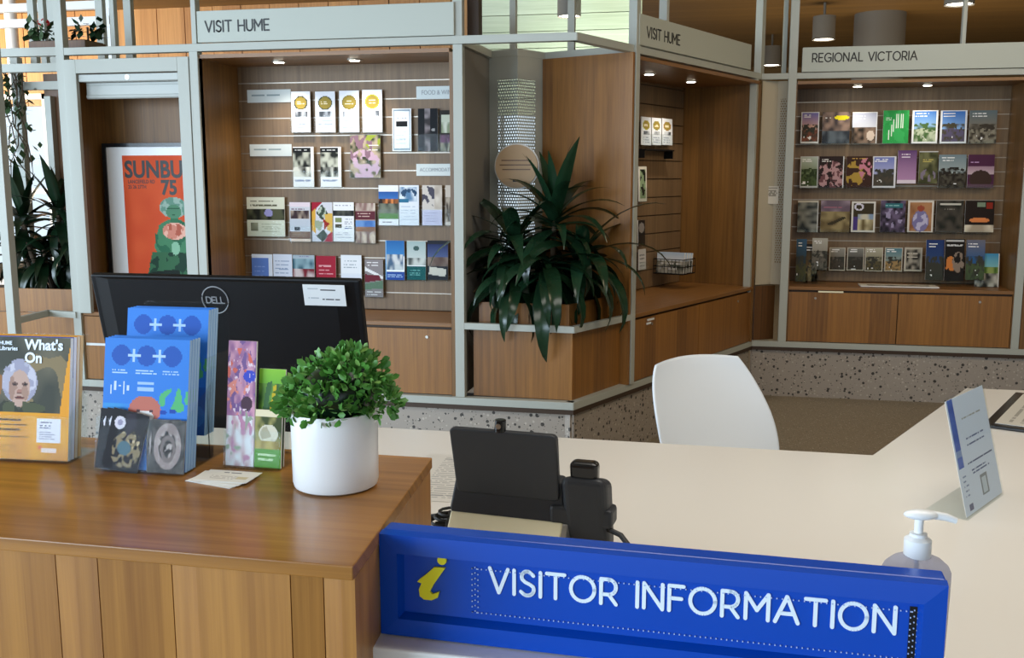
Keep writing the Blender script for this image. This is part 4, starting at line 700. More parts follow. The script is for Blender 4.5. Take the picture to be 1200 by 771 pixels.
leafy('foliage', M['vine'], vn, [(x, 0, z) for x in (-.25, -.15, -.05, .02) for z in (-.02, -.1, -.2)] * 6 + vp, 330, (.04, .05, .03), .055, 2)
for i, (u, v, c, lbl, n) in enumerate(((46, 42, 'vine', 'small red flowered plant on top of the frame at upper left', 60), (104, 47, 'leaf', 'small dark green plant in the trough above the niche', 50))):
    p = aty(u, 55, 5.3); s = thing('small_plant', lbl, 'plant', (p.x, 5.3, 2.335))
    MB().tube([(0, 0, 0), (0, 0, .08)], .006, 6).build('stem', M['stem'], s); leafy('foliage', M[c], s, [(0, 0, .05), (.03, 0, .07), (-.04, 0, .06)], n, (.04, .03, .02), .06, i + 5)
    if i == 0: leafy('flower', M['red'], s, [(.04, -.02, .12)], 14, (.02, .02, .01), .03, 8)

# ================================================================ CHAIR
ch = thing('chair', 'white plastic shell chair turned sideways behind the white desk', 'chair', (.02, 3.60, 0), math.radians(40))
def shell():
    v = []; f = []; nu, nv = 16, 22; pts = []
    prof = [(-.44, .45), (-.40, .455), (-.30, .45), (-.18, .445), (-.08, .45), (-.04, .475), (-.02, .53), (.02, .60), (.065, .68), (.12, .77), (.165, .85), (.185, .897)]   # (depth, height)
    half = [.17, .20, .225, .23, .235, .245, .255, .265, .262, .245, .218, .190]
    for j, ((d, z), hw) in enumerate(zip(prof, half)):
        for i in range(nu + 1):
            s = -1 + 2 * i / nu; back = max(0, min(1, (j - 4) / 4)); cup = s * s * (.055 * back); rise = s * s * (.02 * (1 - back)); top = -.012 * s * s * max(0, j - 9) / 2
            v.append((s * hw, d - cup, z + rise + top))
    n = nu + 1
    for j in range(len(prof) - 1):
        for i in range(nu): f.append((j * n + i, j * n + i + 1, (j + 1) * n + i + 1, (j + 1) * n + i))
    return MB().add(v, f)
o = shell().build('shell', M['chair'], ch, smooth=True); m = o.modifiers.new('s', 'SUBSURF'); m.levels = 1; m.render_levels = 2; m.boundary_smooth = 'PRESERVE_CORNERS'; m = o.modifiers.new('t', 'SOLIDIFY'); m.thickness = .009
for sx in (-1, 1):
    for y0, y1 in ((-.36, -.42), (-.04, .04)): MB().tube([(sx * .12, y0 * .8 - .05, .445), (sx * .2, y1, .0)], [.014, .011], 10).build('leg', M['chrome'], ch)

# ================================================================ WHITE DESK
dk = thing('reception_desk', 'large white angled reception desk filling the right foreground', 'desk')
top = [(-1.9, 1.55), (-.44, 1.55), (-.44, 1.38), (2.6, 1.38), (2.6, 4.06), (.955, 4.06), (.46, 2.995), (-1.9, 3.02)]
MB().prism(top, .712, .75).build('top', M['desk'], dk, bevel=.004)
MB().box(-1.85, .4, 2.9, 2.94, 0, .712).build('modesty_panel', M['white'], dk); MB().box(.3, 2.55, 1.40, 1.44, 0, .712).build('front_panel', M['white'], dk); MB().wall((.5, 2.95), (.97, 3.98), .03, 0, .712, -.06).build('side_panel', M['white'], dk)
lg = thing('counter_ledge', 'raised white ledge panel carrying the blue information sign', 'counter')
MB().box(-.445, .275, 1.150, 1.37, .93, .955).build('ledge', M['white'], lg, bevel=.003); MB().box(-.445, .275, 1.155, 1.19, 0, .93).build('panel', M['white'], lg); MB().box(-.44, -.40, 1.19, 1.37, .0, .93).build('side_panel', M['white'], lg); MB().box(.23, .27, 1.19, 1.37, 0, .93).build('side_panel', M['white'], lg)
# ================================================================ WOODEN COUNTER
wc = thing('wooden_counter', 'oak veneered high counter with folded board front at lower left', 'counter')
MB().prism([(-2.2, 1.066), (-.417, 1.066), (-.456, 1.535), (-2.2, 1.535)], 1.082, 1.10).build('top', M['countertop'], wc, bevel=.0015)
MB().prism([(-2.15, 1.11), (-.437, 1.11), (-.472, 1.50), (-2.15, 1.50)], 0, 1.082).build('carcass', M['counter'], wc)
def fx(u): return aty(u, 700, 1.075).x
fu = [-420, -330, -230, -120, -60, 62, 91, 118, 198, 232, 342, 376, 420]; dep = [.0, .02, .0, .02, .0, .0, .012, .02, .004, .0, .022, .004, .004]
ends = [1.078 + d for d in dep]
for i in range(len(fu) - 1):
    a, b = fx(fu[i]), fx(fu[i + 1]) if fu[i + 1] < 420 else -.4185
    ya = 1.074 + (.012 if i % 3 == 2 else .0); yb = 1.074 + (.012 if i % 3 == 1 else 0) + (.004 if i % 3 == 2 else 0)
    MB().prism([(a, ya), (b - .0015, yb), (b - .0015, yb + .02), (a, ya + .02)], 0, 1.0815).build('board', M['counter'], wc)
MB().prism([(-.4185, 1.075), (-.458, 1.53), (-.474, 1.53), (-.436, 1.075)], 0, 1.0815).build('end_panel', M['counter'], wc)

# ---------------------------------------------------------------- blue sign
sa, sb = Vector((-.428, 1.188)), Vector((.27, 1.161)); sang = math.atan2(sb.y - sa.y, sb.x - sa.x); SW = (sb - sa).length; SH = .142
sg = thing('information_sign', 'long blue VISITOR INFORMATION sign standing on the white ledge', 'sign', (sa.x, sa.y, .9555), sang)
MB().box(0, SW, .014, .045, 0, SH).build('body', M['blue'], sg, bevel=.003)
bt_, ins = .026, .010
def frame_ring():
    o = [(0, 0), (SW, 0), (SW, SH), (0, SH)]; i = [(bt_, bt_), (SW - bt_, bt_), (SW - bt_, SH - bt_), (bt_, SH - bt_)]; i2 = [(bt_ + .004, bt_ + .004), (SW - bt_ - .004, bt_ + .004), (SW - bt_ - .004, SH - bt_ - .004), (bt_ + .004, SH - bt_ - .004)]
    v = [(x, .0135, z) for x, z in o] + [(x * .998 + .001, 0, z * .98 + .0015) for x, z in o] + [(x, -.002, z) for x, z in i] + [(x, .0135, z) for x, z in i2]; f = []
    for r in range(3):
        for k in range(4): f.append((r * 4 + k, r * 4 + (k + 1) % 4, r * 4 + 4 + (k + 1) % 4, r * 4 + 4 + k))
    return MB().add(v, f)
frame_ring().build('rim', M['blue'], sg)
def spt(u, v): p = atp(u, v, sa, sang); return ((p.xy - sa).length, p.z - .9555)
a, b = spt(571, 697), spt(1051, 722); c_ = spt(571, 670)
stroke_text('VISITOR INFORMATION', b[0] - a[0], .0325, .0024, M['lettering'], sg, (a[0], .0125, a[1] - .001), gap=.27)
def flat_poly(pts, y0, y1): n = len(pts); return MB().add([(x, y0, z) for x, z in pts] + [(x, y1, z) for x, z in pts], [tuple(range(n)), tuple(range(2 * n - 1, n - 1, -1))] + [(i, n + i, n + (i + 1) % n, (i + 1) % n) for i in range(n)])
px = [(509, 674), (519, 674), (501, 696), (504, 697), (512, 696), (509, 704), (501, 707), (492, 706), (488, 701), (489, 693), (492, 687), (486, 684), (494, 680)]
def ipx(P): return [spt(u, v + (u - 505) * .0) for u, v in P]
em = flat_poly(ipx([(506, 668), (519, 669), (505, 689), (501, 697), (504, 700), (512, 697), (510, 704), (503, 707), (494, 706), (489, 702), (488, 694), (491, 687), (486, 685), (489, 682), (497, 676)]), .0095, .0132).build('emblem', M['yellow'], sg)
o = bpy.data.objects.new('emblem_dot', MB().lathe([(.001, 0), (.0001, 0)], 3).build('tmp', M['yellow']).data); bpy.data.objects.remove(bpy.data.objects['tmp']); bpy.data.objects.remove(o)
dx, dz = spt(515, 660); MB().tube([(dx, .0095, dz), (dx, .0132, dz)], .0062, 20).build('emblem', M['yellow'], em).scale = (1, 1, 1)
MB().box(spt(1068, 720)[0], spt(1080, 720)[0], .0130, .0139, bt_ + .012, SH - bt_ - .010).build('rim_shade_strip', M['gloss'], sg)  # black strip stands in for the dark shading inside the right rim
dots = MB(); x0, x1 = spt(550, 660)[0], spt(1078, 720)[0]; z0, z1 = SH - bt_ - .016, bt_ + .014
def dot(x, z): dots.box(x - .0007, x + .0007, .0115, .0135, z - .0007, z + .0007)
for k in range(86):
    x = x0 + (x1 - x0) * k / 85; dot(x, z0); dot(x, z1)
for k in range(9):
    z = z1 + (z0 - z1) * k / 8
    for q in (0, .004, .008): dot(x0 + q, z + (.002 if q == .004 else 0)); dot(x1 - q, z + (.002 if q == .004 else 0))
o = dots.build('led_dots', M['led'], sg); o['kind'] = 'stuff'
# ---------------------------------------------------------------- sanitiser bottle
p = aty(1074, 660, 1.275); sb_ = thing('sanitiser_bottle', 'clear pump bottle of hand gel behind the right end of the blue sign', 'bottle', (p.x, 1.275, .9555), .15)
MB().lathe([(.036, .0), (.041, .004), (.0425, .09), (.0425, .112), (.039, .120), (.030, .128), (.016, .134), (.014, .137)], 32, sy=.8).build('body', M['gel'], sb_, smooth=True)
MB().lathe([(.034, .003), (.037, .006), (.039, .09), (.001, .091)], 24, sy=.78).build('gel', M['gel'], sb_, smooth=True)
MB().tube([(0, 0, .01), (0, 0, .14)], .003, 8).build('dip_tube', M['white'], sb_)
MB().lathe([(.0165, .132), (.0165, .154), (.0105, .158), (.0105, .162), (.0055, .163), (.0055, .182)], 24).build('collar', M['white'], sb_, smooth=True)
MB().ell((.002, 0, .186), (.022, .012, .0065)).build('pump_head', M['white'], sb_, smooth=True)
MB().tube([(.015, 0, .186), (.032, -.002, .184), (.044, -.004, .180)], [.0055, .005, .004], 10).build('nozzle', M['white'], sb_, smooth=True)
# ---------------------------------------------------------------- acrylic notice stand
ah = math.radians(59); ast = thing('notice_stand', 'slanted clear stand holding a white notice with blue stripe on the desk', 'sign', (.596, 2.445, .75), ah)
W_, H_, ti = .27, .285, math.radians(14)
def slope(y, z): return (y * math.cos(ti) + z * math.sin(ti), z * math.cos(ti) - y * math.sin(ti))
ac = MB()
for (ya, yb) in ((-.004, -.002),):
    v = [];
    for x in (0, W_):
        for (y, z) in ((ya, .003), (yb, .003), (yb, H_ + .006), (ya, H_ + .006)): q = slope(y, z); v.append((x, q[0], q[1] + .002))
    ac.add(v, [(0, 1, 2, 3), (7, 6, 5, 4), (0, 4, 5, 1), (1, 5, 6, 2), (2, 6, 7, 3), (3, 7, 4, 0)])
ac.box(0, W_, -.004, .10, .0005, .003); ac.build('stand', M['acrylic'], ast)
ops = [('b', 'cfdcf0'), ('r', 0, 0, 1, 1, 'd3def0'), ('r', .03, .0, .17, .60, '2f52b0'), ('n', .03, .0, .17, .6, '2f52b0', '4a6cc4', 4, 12), ('r', .03, .44, .17, .5, '7f98c8'), ('t', .30, .16, .92, .24, '9a9c9c', 1), ('t', .34, .36, .84, .46, '4a5a8a', 2), ('t', .26, .56, .96, .61, '3a4a7a', 1), ('t', .34, .64, .84, .70, '4a5a8a', 2), ('r', .5, .74, .68, .92, '7a8088'), ('r', .53, .76, .65, .90, 'c0ccd8'), ('t', .08, .66, .2, .86, '7a8ab0', 5), ('r', .12, .92, .22, .97, '4a4c78')]
card('paper', W_ - .006, H_ - .004, .0012, ops, 60, 72, 21, tilt=ti, parent=ast, loc=(W_ / 2, 0, .006))
# clipboard
cb = thing('clipboard', 'dark framed clipboard with paper lying on the far right of the desk', 'clipboard', (1.13, 3.62, .7505), math.radians(66))
MB().box(-.30, .30, -.17, .16, 0, .012).build('board', M['gloss'], cb, bevel=.003); card('paper', .54, .27, .001, [('b', 'c9c4b8'), ('t', .08, .1, .9, .8, '9a968c', 7), ('r', .05, .86, .22, .94, '6a6a90')], 40, 24, 6, flat=True, parent=cb, loc=(0, -.14, .0135))
# papers by the phone
o = card('paper_sheet', .21, .42, .0008, [('b', 'd9d6cf'), ('t', .3, .05, .98, .95, '9a9a98', 22)], 40, 90, 7, flat=True, mat=M['print'], loc=(-.70, 2.32, .7513), rz=.05); tag(o, 'printed paper sheet on the desk between counter and phone', 'paper')
# ---------------------------------------------------------------- desk phone
dp = thing('desk_phone', 'black desk phone seen from behind with its handset at the right', 'telephone', (-.447, 2.07, .7505), math.radians(-6))
MB().add([(-.13, -.05, 0), (.13, -.05, 0), (.15, .10, 0), (-.15, .10, 0), (-.13, .0, .062), (.13, .0, .062), (.15, .10, .062), (-.15, .10, .062)], [(0, 3, 2, 1), (4, 5, 6, 7), (0, 1, 5, 4), (1, 2, 6, 5), (2, 3, 7, 6), (3, 0, 4, 7)]).build('foot', M['cream'], dp, bevel=.003)  # foot colour whitened to carry the light reflected off its back
MB().add([(.1305, -.05, 0), (.142, -.048, 0), (.162, .10, 0), (.1505, .10, 0), (.1305, .0, .06), (.142, .002, .06), (.162, .10, .06), (.1505, .10, .06)], [(0, 3, 2, 1), (4, 5, 6, 7), (0, 1, 5, 4), (1, 2, 6, 5), (2, 3, 7, 6), (3, 0, 4, 7)]).build('foot_end', M['silver'], dp, bevel=.002)
def slab(w0, w1, z0, z1, y0, y1, t, r=.012):
    pts = [];
    for (cx, cz, a0) in ((w1 / 2 - r, z1 - r, 0), (-w1 / 2 + r, z1 - r, 90), (-w0 / 2 + r, z0 + r, 180), (w0 / 2 - r, z0 + r, 270)):
        pts += [(cx + r * math.cos(math.radians(a0 + k * 22.5)), cz + r * math.sin(math.radians(a0 + k * 22.5))) for k in range(5)]
    Y = lambda z: y0 + (y1 - y0) * (z - z0) / (z1 - z0); n = len(pts)
    return MB().add([(x, Y(z), z) for x, z in pts] + [(x, Y(z) + t, z) for x, z in pts], [tuple(range(n)), tuple(range(2 * n - 1, n - 1, -1))] + [(i, n + i, n + (i + 1) % n, (i + 1) % n) for i in range(n)])
slab(.24, .245, .105, .265, .01, -.03, .022).build('screen_back', M['phone'], dp, bevel=.005); slab(.27, .25, .058, .15, .002, .02, .05).build('body', M['phone'], dp, bevel=.005)
MB().box(.10, .24, .0, .06, .058, .10).build('arm', M['phone'], dp, bevel=.008)
cm = MB().tube([(-.005, -.022, .262), (-.005, -.022, .29)], .013, 18).build('camera', M['gloss'], dp, bevel=.002); MB().tube([(-.005, -.036, .277), (-.005, -.034, .277)], .006, 12).build('lens', M['chrome'], cm)
ck = MB().add([(.135, .005, .0), (.235, .005, .0), (.235, .07, .0), (.135, .07, .0), (.125, -.01, .172), (.225, -.01, .172), (.23, .06, .155), (.13, .06, .155)], [(0, 3, 2, 1), (4, 5, 6, 7), (0, 1, 5, 4), (1, 2, 6, 5), (2, 3, 7, 6), (3, 0, 4, 7)]); ck.build('cradle', M['phone'], dp, bevel=.018, seg=4)
MB().add([(.146, .005, .14), (.205, .005, .14), (.205, .04, .14), (.146, .04, .14), (.143, -.005, .203), (.208, -.005, .203), (.206, .036, .203), (.145, .036, .203)], [(0, 3, 2, 1), (4, 5, 6, 7), (0, 1, 5, 4), (1, 2, 6, 5), (2, 3, 7, 6), (3, 0, 4, 7)]).build('handset', M['gloss'], dp, bevel=.012, seg=4)
cv = MB().tube([(.21, .02, .06), (.26, .0, .05), (.30, -.03, .02), (.31, -.08, .006), (.27, -.15, .005)], .006, 8).build('cord', M['cable'], dp, smooth=True)
cb2 = thing('cable_bundle', 'tangled black cables on the desk beside the counter end', 'cable', (-.60, 2.05, .757))
for k in range(4):
    r_ = random.Random(k); MB().tube([(-.06 + r_.uniform(-.03, .03), .16 - .03 * k, .0), (.0 + r_.uniform(-.03, .03), .10, .03 * (k % 2)), (.02, .05 - .02 * k, .012), (.06, .0 - .03 * k, .0), (.10 + .02 * k, -.08, 0)], .0045, 7).build('cable', M['cable'], cb2, smooth=True)
for k in range(3): MB().tube([(-.01 + .03 * math.cos(a * PI / 6) + .01 * k, .09 + .03 * math.sin(a * PI / 6), .01 + .012 * k) for a in range(13)], .0035, 6).build('loop', M['cable'], cb2, smooth=True)
# ---------------------------------------------------------------- monitor
mo = thing('monitor', 'wide black computer monitor seen from behind the wooden counter', 'monitor', (-1.035, 1.985, 1.05), 0); mo.rotation_euler = (math.radians(13), 0, 0)
MW, MH = .622, .36
MB().box(-MW / 2, MW / 2, .012, .03, -.055, MH - .055).build('panel', M['black'], mo, bevel=.004); MB().prism([(-MW / 2 + .012, .012), (-MW / 2 + .05, .0), (MW / 2 - .05, .0), (MW / 2 - .012, .012)], -.05, MH - .06).build('back_cover', M['black'], mo)
lgx = aty(253, 350, 1.96); lz = .258
lg_ = MB().tube([(.0 + .030 * math.cos(a * PI / 18), -.0012, lz + .030 * math.sin(a * PI / 18)) for a in range(37)], .0014, 6, caps=False).build('logo_ring', M['logo'], mo)
lg_.location.x = lgx.x + 1.052
o = stroke_text('DELL', .041, .0135, .0012, M['logo'], lg_, (-.0205, -.0015, lz - .007), gap=.18)
card('label', .092, .046, .0006, [('b', 'e3e8ea'), ('r', .12, .14, .36, .24, 'b9c2c8'), ('t', .42, .12, .88, .34, '3a3e42', 1), ('t', .1, .58, .36, .7, 'b0b8c0', 1), ('t', .44, .56, .9, .84, '3a3e42', 1)], 36, 18, 4, parent=mo, loc=(.236, -.0012, .252))
MB().box(-.035, .035, .03, .06, -.30, .10).build('stand_neck', M['black'], mo); MB().box(-.12, .12, -.03, .16, -.318, -.30).build('stand_base', M['black'], mo)
# ================================================================ ON THE WOODEN COUNTER
# plant pot
pt_ = thing('plant_pot', 'smooth white cylindrical pot standing on the wooden counter', 'pot', (-.557, 1.365, 1.1002))
MB().lathe([(.057, 0), (.062, .003), (.064, .010), (.0648, .113), (.0640, .1165), (.0608, .1165), (.060, .10), (.001, .10)], 48).build('body', M['pot'], pt_, smooth=True)
MB().lathe([(.06, .1), (.05, .104), (.001, .106)], 24).build('soil', M['soil'], pt_)
bx = thing('boxwood_plant', 'bushy bright green boxwood ball growing in the white pot', 'plant', (-.550, 1.365, 1.210)); bx.scale = (.93, .93, .93)
MB().ell((0, 0, .035), (.062, .062, .045)).build('core', M['leafd'], bx, smooth=True)
def bush(mat, n, seed, smin, smax):
    rng = random.Random(seed); mb = MB(); lobes = [((0, 0, .045), .068, .058), ((.035, 0, .055), .05, .045), ((-.05, -.01, .02), .045, .035), ((.06, .01, .02), .036, .03), ((.0, -.04, .02), .045, .04), ((.02, .0, .075), .04, .034), ((-.055, .02, .035), .038, .03)]
    for i in range(n):
        c, r, rz = lobes[rng.randrange(len(lobes))]; d = Vector((rng.gauss(0, 1), rng.gauss(0, 1), rng.gauss(.15, .9))).normalized()
        p = Vector(c) + Vector((d.x * r, d.y * r, d.z * rz)) * rng.uniform(.75, 1.0)
        if p.z < .0: continue
        ax = (d + Vector((rng.gauss(0, .5), rng.gauss(0, .5), rng.gauss(.2, .5)))).normalized(); s2 = ax.cross(Vector((rng.gauss(0, 1), rng.gauss(0, 1), rng.gauss(0, 1)))).normalized(); nn = ax.cross(s2); s = rng.uniform(smin, smax)
        q = p + ax * s; m1 = p + ax * s * .35; m2 = p + ax * s * .75
        mb.add([p, m1 + s2 * s * .27 + nn * s * .08, m2 + s2 * s * .28 + nn * s * .06, q, m2 - s2 * s * .28 + nn * s * .06, m1 - s2 * s * .27 + nn * s * .08, m1 - nn * s * .02, m2 - nn * s * .02], [(0, 1, 6), (1, 2, 7, 6), (2, 3, 7), (3, 4, 7), (4, 5, 6, 7), (5, 0, 6)])
    o = mb.build('foliage', mat, bx, smooth=True); o['kind'] = 'stuff'; return o
bush(M['box'], 1500, 1, .012, .02); bush(M['boxl'], 420, 2, .011, .017)
# A5 holder with What's On booklets
def holder(label, loc, rz, w, depth, lip, back, tilt, name='brochure_holder'):
    t = thing(name, label, 'holder', loc, rz)
    st = math.tan(tilt); mb = MB().box(-w / 2, w / 2, -.004, depth, .0005, .003)
    def pl_(y, z0, z1, th): mb.add([(x, y + st * z + dy, z) for x in (-w / 2, w / 2) for z in (z0, z1) for dy in (0, th)], [(0, 1, 3, 2), (4, 6, 7, 5), (0, 4, 5, 1), (2, 3, 7, 6), (0, 2, 6, 4), (1, 5, 7, 3)])
    pl_(-.004, .003, lip, .002); pl_(depth * .55, .003, back, .002)
    for x in (-w / 2, w / 2 - .002): mb.add([(x + dx, y, z) for dx in (0, .002) for (y, z) in ((-.004, .003), (depth * .55, .003), (depth * .55 + st * lip, lip * 1.5), (-.004 + st * lip, lip))], [(0, 1, 2, 3), (7, 6, 5, 4), (0, 4, 5, 1), (1, 5, 6, 2), (2, 6, 7, 3), (3, 7, 4, 0)])
    mb.build('acrylic_shell', M['acrylic'], t); return t
def inner(t, x, y, z): return t.matrix_basis @ Vector((x, y, z))
w1 = Vector((-1.100, 1.376, 1.1002)); TL = math.radians(9)
hA = holder('clear acrylic holder with orange booklets at the left counter end', w1, .06, .158, .085, .075, .20, TL)
whats = [('b', '5a5648'), ('n', 0, 0, 1, .62, '3f4238', '6a6654', 3, 4), ('N', .7, .4, .35, .3, '8a7a58', 3, 4, .5), ('N', .1, .5, .2, .2, '9a6a3c', 3, 3, .5),
 ('c', .40, .37, .215, .175, 'b4b4c6'), ('N', .40, .36, .22, .18, 'a0a0b6', 18, 18, .55), ('N', .40, .36, .2, .16, 'c9c9d8', 16, 18, .6), ('c', .40, .42, .125, .15, 'c2a496'), ('N', .40, .42, .12, .14, 'a88878', 14, 16, .6), ('c', .31, .42, .035, .10, 'a58576'),
 ('c', .345, .385, .036, .016, '6a5048'), ('c', .465, .385, .036, .016, '6a5048'), ('c', .345, .388, .018, .009, '1c1a1c'), ('c', .465, .388, .018, .009, '1c1a1c'), ('r', .31, .362, .38, .368, '8a7a74'), ('r', .43, .362, .50, .368, '8a7a74'), ('c', .40, .445, .032, .018, 'a87a6c'), ('r', .375, .455, .43, .46, '6a4640'), ('c', .40, .497, .06, .012, '8c5850'), ('r', .345, .495, .455, .5, '4a2c2a'),
 ('p', [(.08, .62), (.22, .52), (.32, .54), (.40, .60), (.48, .54), (.58, .52), (.74, .62)], '34382a'), ('N', .42, .58, .3, .05, '4c5238', 12, 6, .5),
 ('r', 0, .62, 1, 1, 'e09a24'), ('n', 0, .62, 1, 1, 'd8942a', 'e8a428', 4, 4), ('p', [(.99, .08), (1, .08), (1, .66), (.88, .66), (.90, .55)], 'e8a02c'), ('t', .08, .66, .50, .78, '2f2618', 3), ('t', .08, .80, .55, .83, '5a4a20', 1), ('t', .08, .88, .46, .94, 'b8802a', 3),
 ('r', .62, .66, .90, .86, 'e8e4ee'), ('t', .66, .68, .80, .75, '6a6a88', 3), ('t', .66, .765, .84, .83, 'a09cb4', 4), ('r', .68, .90, .86, .94, 'f0d8d0'), ('c', .66, .895, .02, .014, 'e05a4a')]
names = ['front', 'second', 'third', 'rear']
for k in range(4):
    p = inner(hA, 0.0, .001 + k * .0095, .0032)
    if k == 0: o = card('booklet', .148, .20, .008, whats, 84, 112, 31, tilt=TL, mat=M['printg'], loc=p, rz=.06)
    else: o = card('booklet', .148, .20, .008, [('b', 'e09a24')] if k != 1 else [('b', 'f0f2f4'), ('r', 0, 0, 1, .35, '2a50b8')], 10, 12, 31 + k, tilt=TL, loc=p, rz=.06, body=['', 'f4f4f8', 'f3dfc0', 'f0c890'][k])
    tag(o, names[k] + ' orange library programme booklet in the left acrylic holder', 'booklet', 'programme booklets in the left holder')
    if k == 0:
        for s, sz, x, z in (("What's", .0235, -.006, .178), ('On', .0235, -.006, .157)): text(s, sz, M['lettering'], o, (x, math.tan(TL) * z - .001, z), rot=(PI / 2 - TL, 0, 0), bold=.0007)
        text('HUME', .0085, M['lettering'], o, (-.052, math.tan(TL) * .185 - .001, .185), rot=(PI / 2 - TL, 0, 0), bold=.0002); text('Libraries', .0095, M['lettering'], o, (-.052, math.tan(TL) * .176 - .001, .176), rot=(PI / 2 - TL, 0, 0), bold=.0002)
# two tier holder with blue booklets
hB = holder('two tier clear acrylic holder with blue booklets and small cards', (-.882, 1.356, 1.1002), .02, .152, .17, .085, .15, math.radians(10), 'brochure_holder')
MB().box(-.076, .076, .085, .087, .003, .20).box(-.076, .076, .17, .172, .003, .25).box(-.076, -.074, .087, .17, .003, .17).box(.074, .076, .087, .17, .003, .17).build('rear_tier', M['acrylic'], hB)
blue_ops = [('b', '3a86e0'), ('g', 0, 0, 1, 1, '3a84de', '2f7ad8')]
for x in (.2, .5, .8): blue_ops += [('c', x, .13, .115, .078, '2458b4'), ('t', x - .06, .12, x + .06, .14, '4a7cd0', 1)]
for x in (.35, .65): blue_ops += [('r', x - .075, .122, x + .075, .142, 'b4d4f8'), ('r', x - .013, .08, x + .013, .185, 'b4d4f8')]
blue_ops += [('t', .10, .235, .30, .28, 'b4d4f8', 2), ('t', .38, .24, .64, .275, 'b4d4f8', 2), ('t', .70, .24, .92, .275, 'a4c8f4', 2), ('r', .40, .33, .60, .355, 'a4c8f4'), ('r', .40, .375, .60, .40, 'a4c8f4')]
for i, x in enumerate((.08, .13, .18, .23, .28)): blue_ops += [('r', x, .36 - .03 * (i % 2), x + .022, .43 - .03 * (i % 3), 'cfe0f8')]
blue_ops += [('n', 0, .5, .4, .62, '3a86e0', '3f98d8', 12, 3), ('c', .5, .545, .19, .11, 'c07060'), ('c', .5, .595, .11, .045, 'e8e6e2'), ('c', .42, .55, .02, .014, '5a3c40'), ('c', .58, .55, .02, .014, '5a3c40'), ('N', .86, .46, .2, .09, '56b878', 18, 8, .4), ('c', .72, .555, .04, .018, '1c48a8'), ('c', .83, .545, .04, .018, '1c48a8'), ('r', 0, .625, 1, 1, '2f6cc8'), ('N', .5, .85, .5, .16, '3a86e0', 6, 5, .5)]
proto = card('booklet', .146, .207, .0075, blue_ops, 72, 100, 51, tilt=math.radians(10), mat=M['printg'], body='9fc4ec')
k = 0
for tier, y0, z0, n in (('front', .006, .0032, 4), ('rear', .090, .040, 4)):
    for j in range(n):
        o = proto if k == 0 else proto.copy()
        if k: C.objects.link(o)
        o.location = inner(hB, -.008 if tier == 'rear' else .002, y0 + j * .0085, z0); o.rotation_euler = (0, 0, .02)
        tag(o, '%s sky blue booklet of the %s tier in the two tier holder' % (['foremost', 'second', 'third', 'rearmost'][j], tier), 'booklet', 'sky blue booklets in the two tier holder'); k += 1
tag_cards = [('small dark print card with pale disc, left in front of the blue booklets', -.045, .062, .095, [('b', '17141a'), ('N', .55, .65, .4, .3, '8a7a5c', 16, 18, .5), ('N', .6, .5, .3, .2, 'c8b48c', 18, 18, .68), ('c', .25, .22, .15, .11, 'd8d4e0'), ('c', .25, .22, .07, .05, '9a94b0'), ('c', .5, .62, .18, .12, '4a6a78'), ('p', [(.35, .05), (.62, .02), (.7, .2), (.5, .45)], '2c2834')], .08),
             ('small dark print card with curled lizard, right in front of the blue booklets', .042, .058, .083, [('b', '2c2a2c'), ('n', 0, 0, 1, 1, '2c2a2a', '5a5654', 14, 16), ('o', .48, .5, .40, .44, '9a8c8a', .42), ('N', .48, .5, .4, .44, 'b0a4a0', 16, 16, .66), ('o', .5, .55, .22, .26, '7a6e6c', .4), ('c', .6, .18, .14, .09, '8a7c7a'), ('r', .0, .85, .3, .9, '4a4646')], -.04)]
for i, (lb_, x, w_, h_, ops, rot) in enumerate(tag_cards):
    for j in range(3 - i):
        o = card('print_card', w_, h_, .0006, ops, 44, 60, 60 + i, tilt=math.radians(10), mat=M['printg'], loc=inner(hB, x + j * .006, -.0012 - j * .0009 + .0, .0032), rz=.02); o.rotation_euler = (0, rot + j * .06, .02)
        tag(o, lb_ if j == 0 else ('second' if j == 1 else 'third') + ' card behind the ' + lb_.replace('small dark print card', 'dark card').replace(' in front of the blue booklets', ''), 'card', 'dark print cards before the blue booklets')
# DL holder with floral bookmark and green leaflet
hC = holder('clear acrylic leaflet holder with floral and green leaflets beside the pot', (-.718, 1.412, 1.1002), -.03, .098, .055, .062, .135, math.radians(8))
fl = [('b', 'b88aa8'), ('n', 0, 0, 1, .6, '9a6a94', 'd09ab0', 6, 16), ('N', .5, .3, .6, .3, '7a5a90', 9, 18, .6), ('c', .78, .28, .22, .05, '3a4ac0'), ('N', .4, .2, .5, .14, 'd86a5a', 7, 16, .66), ('N', .4, .45, .5, .14, 'e08a7c', 7, 16, .6), ('c', .7, .50, .2, .06, '4a3040'), ('n', 0, .6, 1, 1, 'c8a8b0', 'e4e4e8', 7, 14), ('N', .5, .8, .5, .2, 'c08aa8', 8, 14, .66), ('N', .5, .75, .6, .2, '9aa894', 9, 20, .72), ('N', .5, .3, .5, .3, 'e8d0dc', 14, 30, .78)]
o = card('bookmark', .049, .200, .004, fl, 40, 120, 71, tilt=math.radians(8), mat=M['printg'], loc=inner(hC, -.0235, .002, .0032), rz=-.03); tag(o, 'tall purple floral bookmark in the small acrylic holder', 'bookmark')
gl = [('b', '7fc040'), ('g', 0, 0, 1, .2, '8cc83c', '6aae38'), ('n', 0, .15, 1, .55, '2f5a2c', '6a9a3c', 6, 9), ('p', [(.3, .15), (.5, .12), (.3, .5), (.12, .52)], '3f6a3c'), ('p', [(.55, .18), (.68, .15), (.5, .5), (.4, .5)], 'c8b020'), ('r', 0, .5, 1, 1, '3a5a2a')]
o = card('leaflet', .046, .155, .003, gl, 30, 80, 72, tilt=math.radians(8), mat=M['printg'], loc=inner(hC, .024, .014, .0032), rz=-.03); tag(o, 'green leaflet with corn picture at the back of the small holder', 'leaflet')
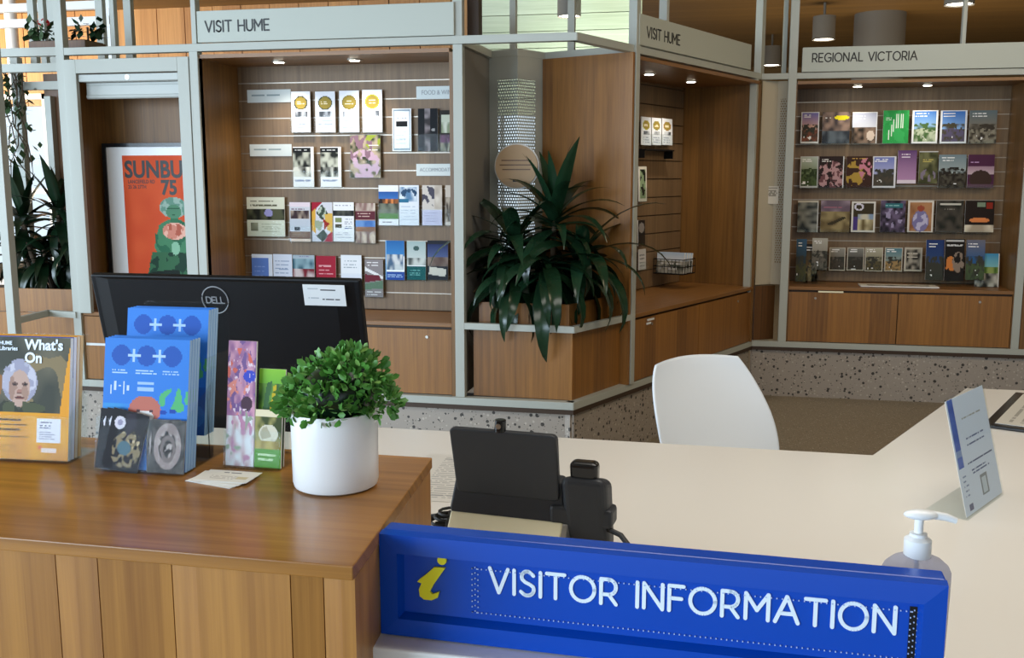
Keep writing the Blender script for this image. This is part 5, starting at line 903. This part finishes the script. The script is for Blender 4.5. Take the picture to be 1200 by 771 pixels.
gl2 = [('b', '5a9a3a'), ('r', 0, 0, 1, .13, 'e8dcb8'), ('n', 0, .13, 1, .55, '3f4a22', 'a09a5c', 6, 6), ('c', .5, .42, .36, .17, 'd8d2bc'), ('N', .5, .42, .3, .14, 'b0a88c', 8, 6, .6), ('n', 0, .55, 1, .68, '8a7a34', 'b8a458', 6, 3), ('t', .15, .74, .85, .9, 'c8e0b0', 2)]
o = card('leaflet', .046, .092, .003, gl2, 30, 50, 73, tilt=math.radians(8), mat=M['printg'], loc=inner(hC, .025, .003, .0032), rz=-.03); tag(o, 'short green leaflet with bowl picture at the front of the small holder', 'leaflet')
hD = thing('brochure_holder', 'empty clear acrylic holder back standing behind the small leaflet holder', 'holder', (-.712, 1.508, 1.1002), -.03)
MB().box(-.045, .045, 0, .012, .0005, .003).box(-.045, .045, .009, .011, .003, .150).build('acrylic_shell', M['acrylic'], hD, bevel=.0008); MB().tube([(-.01 + .012 * math.cos(a * PI / 8), .0085, .12 + .012 * math.sin(a * PI / 8)) for a in range(17)], .001, 5).build('moulded_ring', M['logo'], hD)
# business cards
cc = [('b', 'efe9dc'), ('t', .30, .1, .75, .32, '2a2a30', 1), ('t', .2, .45, .8, .8, 'c8c0b4', 3), ('r', .7, .5, .9, .75, 'd8c89c')]
for k in range(5):
    o = card('business_card', .088, .054, .0006, cc, 30, 18, 80 + k, flat=True, mat=M['printg'], loc=(-.747 + .004 * k, 1.322 + .002 * k, 1.1010 + k * .0009), rz=-.25 + .10 * k * (1 if k % 2 else .6))
    tag(o, ['lowest', 'second lowest', 'middle', 'second highest', 'topmost'][k] + ' cream business card in the small fanned pile on the counter', 'card', 'business cards fanned on the counter')

# ---------------------------------------------------------------- lettering to plain meshes
bpy.context.view_layer.update(); dg = bpy.context.evaluated_depsgraph_get(); done = {}
for o in [o for o in bpy.data.objects if o.type == 'FONT']:
    me = bpy.data.meshes.new_from_object(o.evaluated_get(dg)); n = bpy.data.objects.new('lettering', me); C.objects.link(n); n.parent = o.parent
    n.location = o.location; n.rotation_euler = o.rotation_euler; n.scale = o.scale; bpy.data.objects.remove(o)
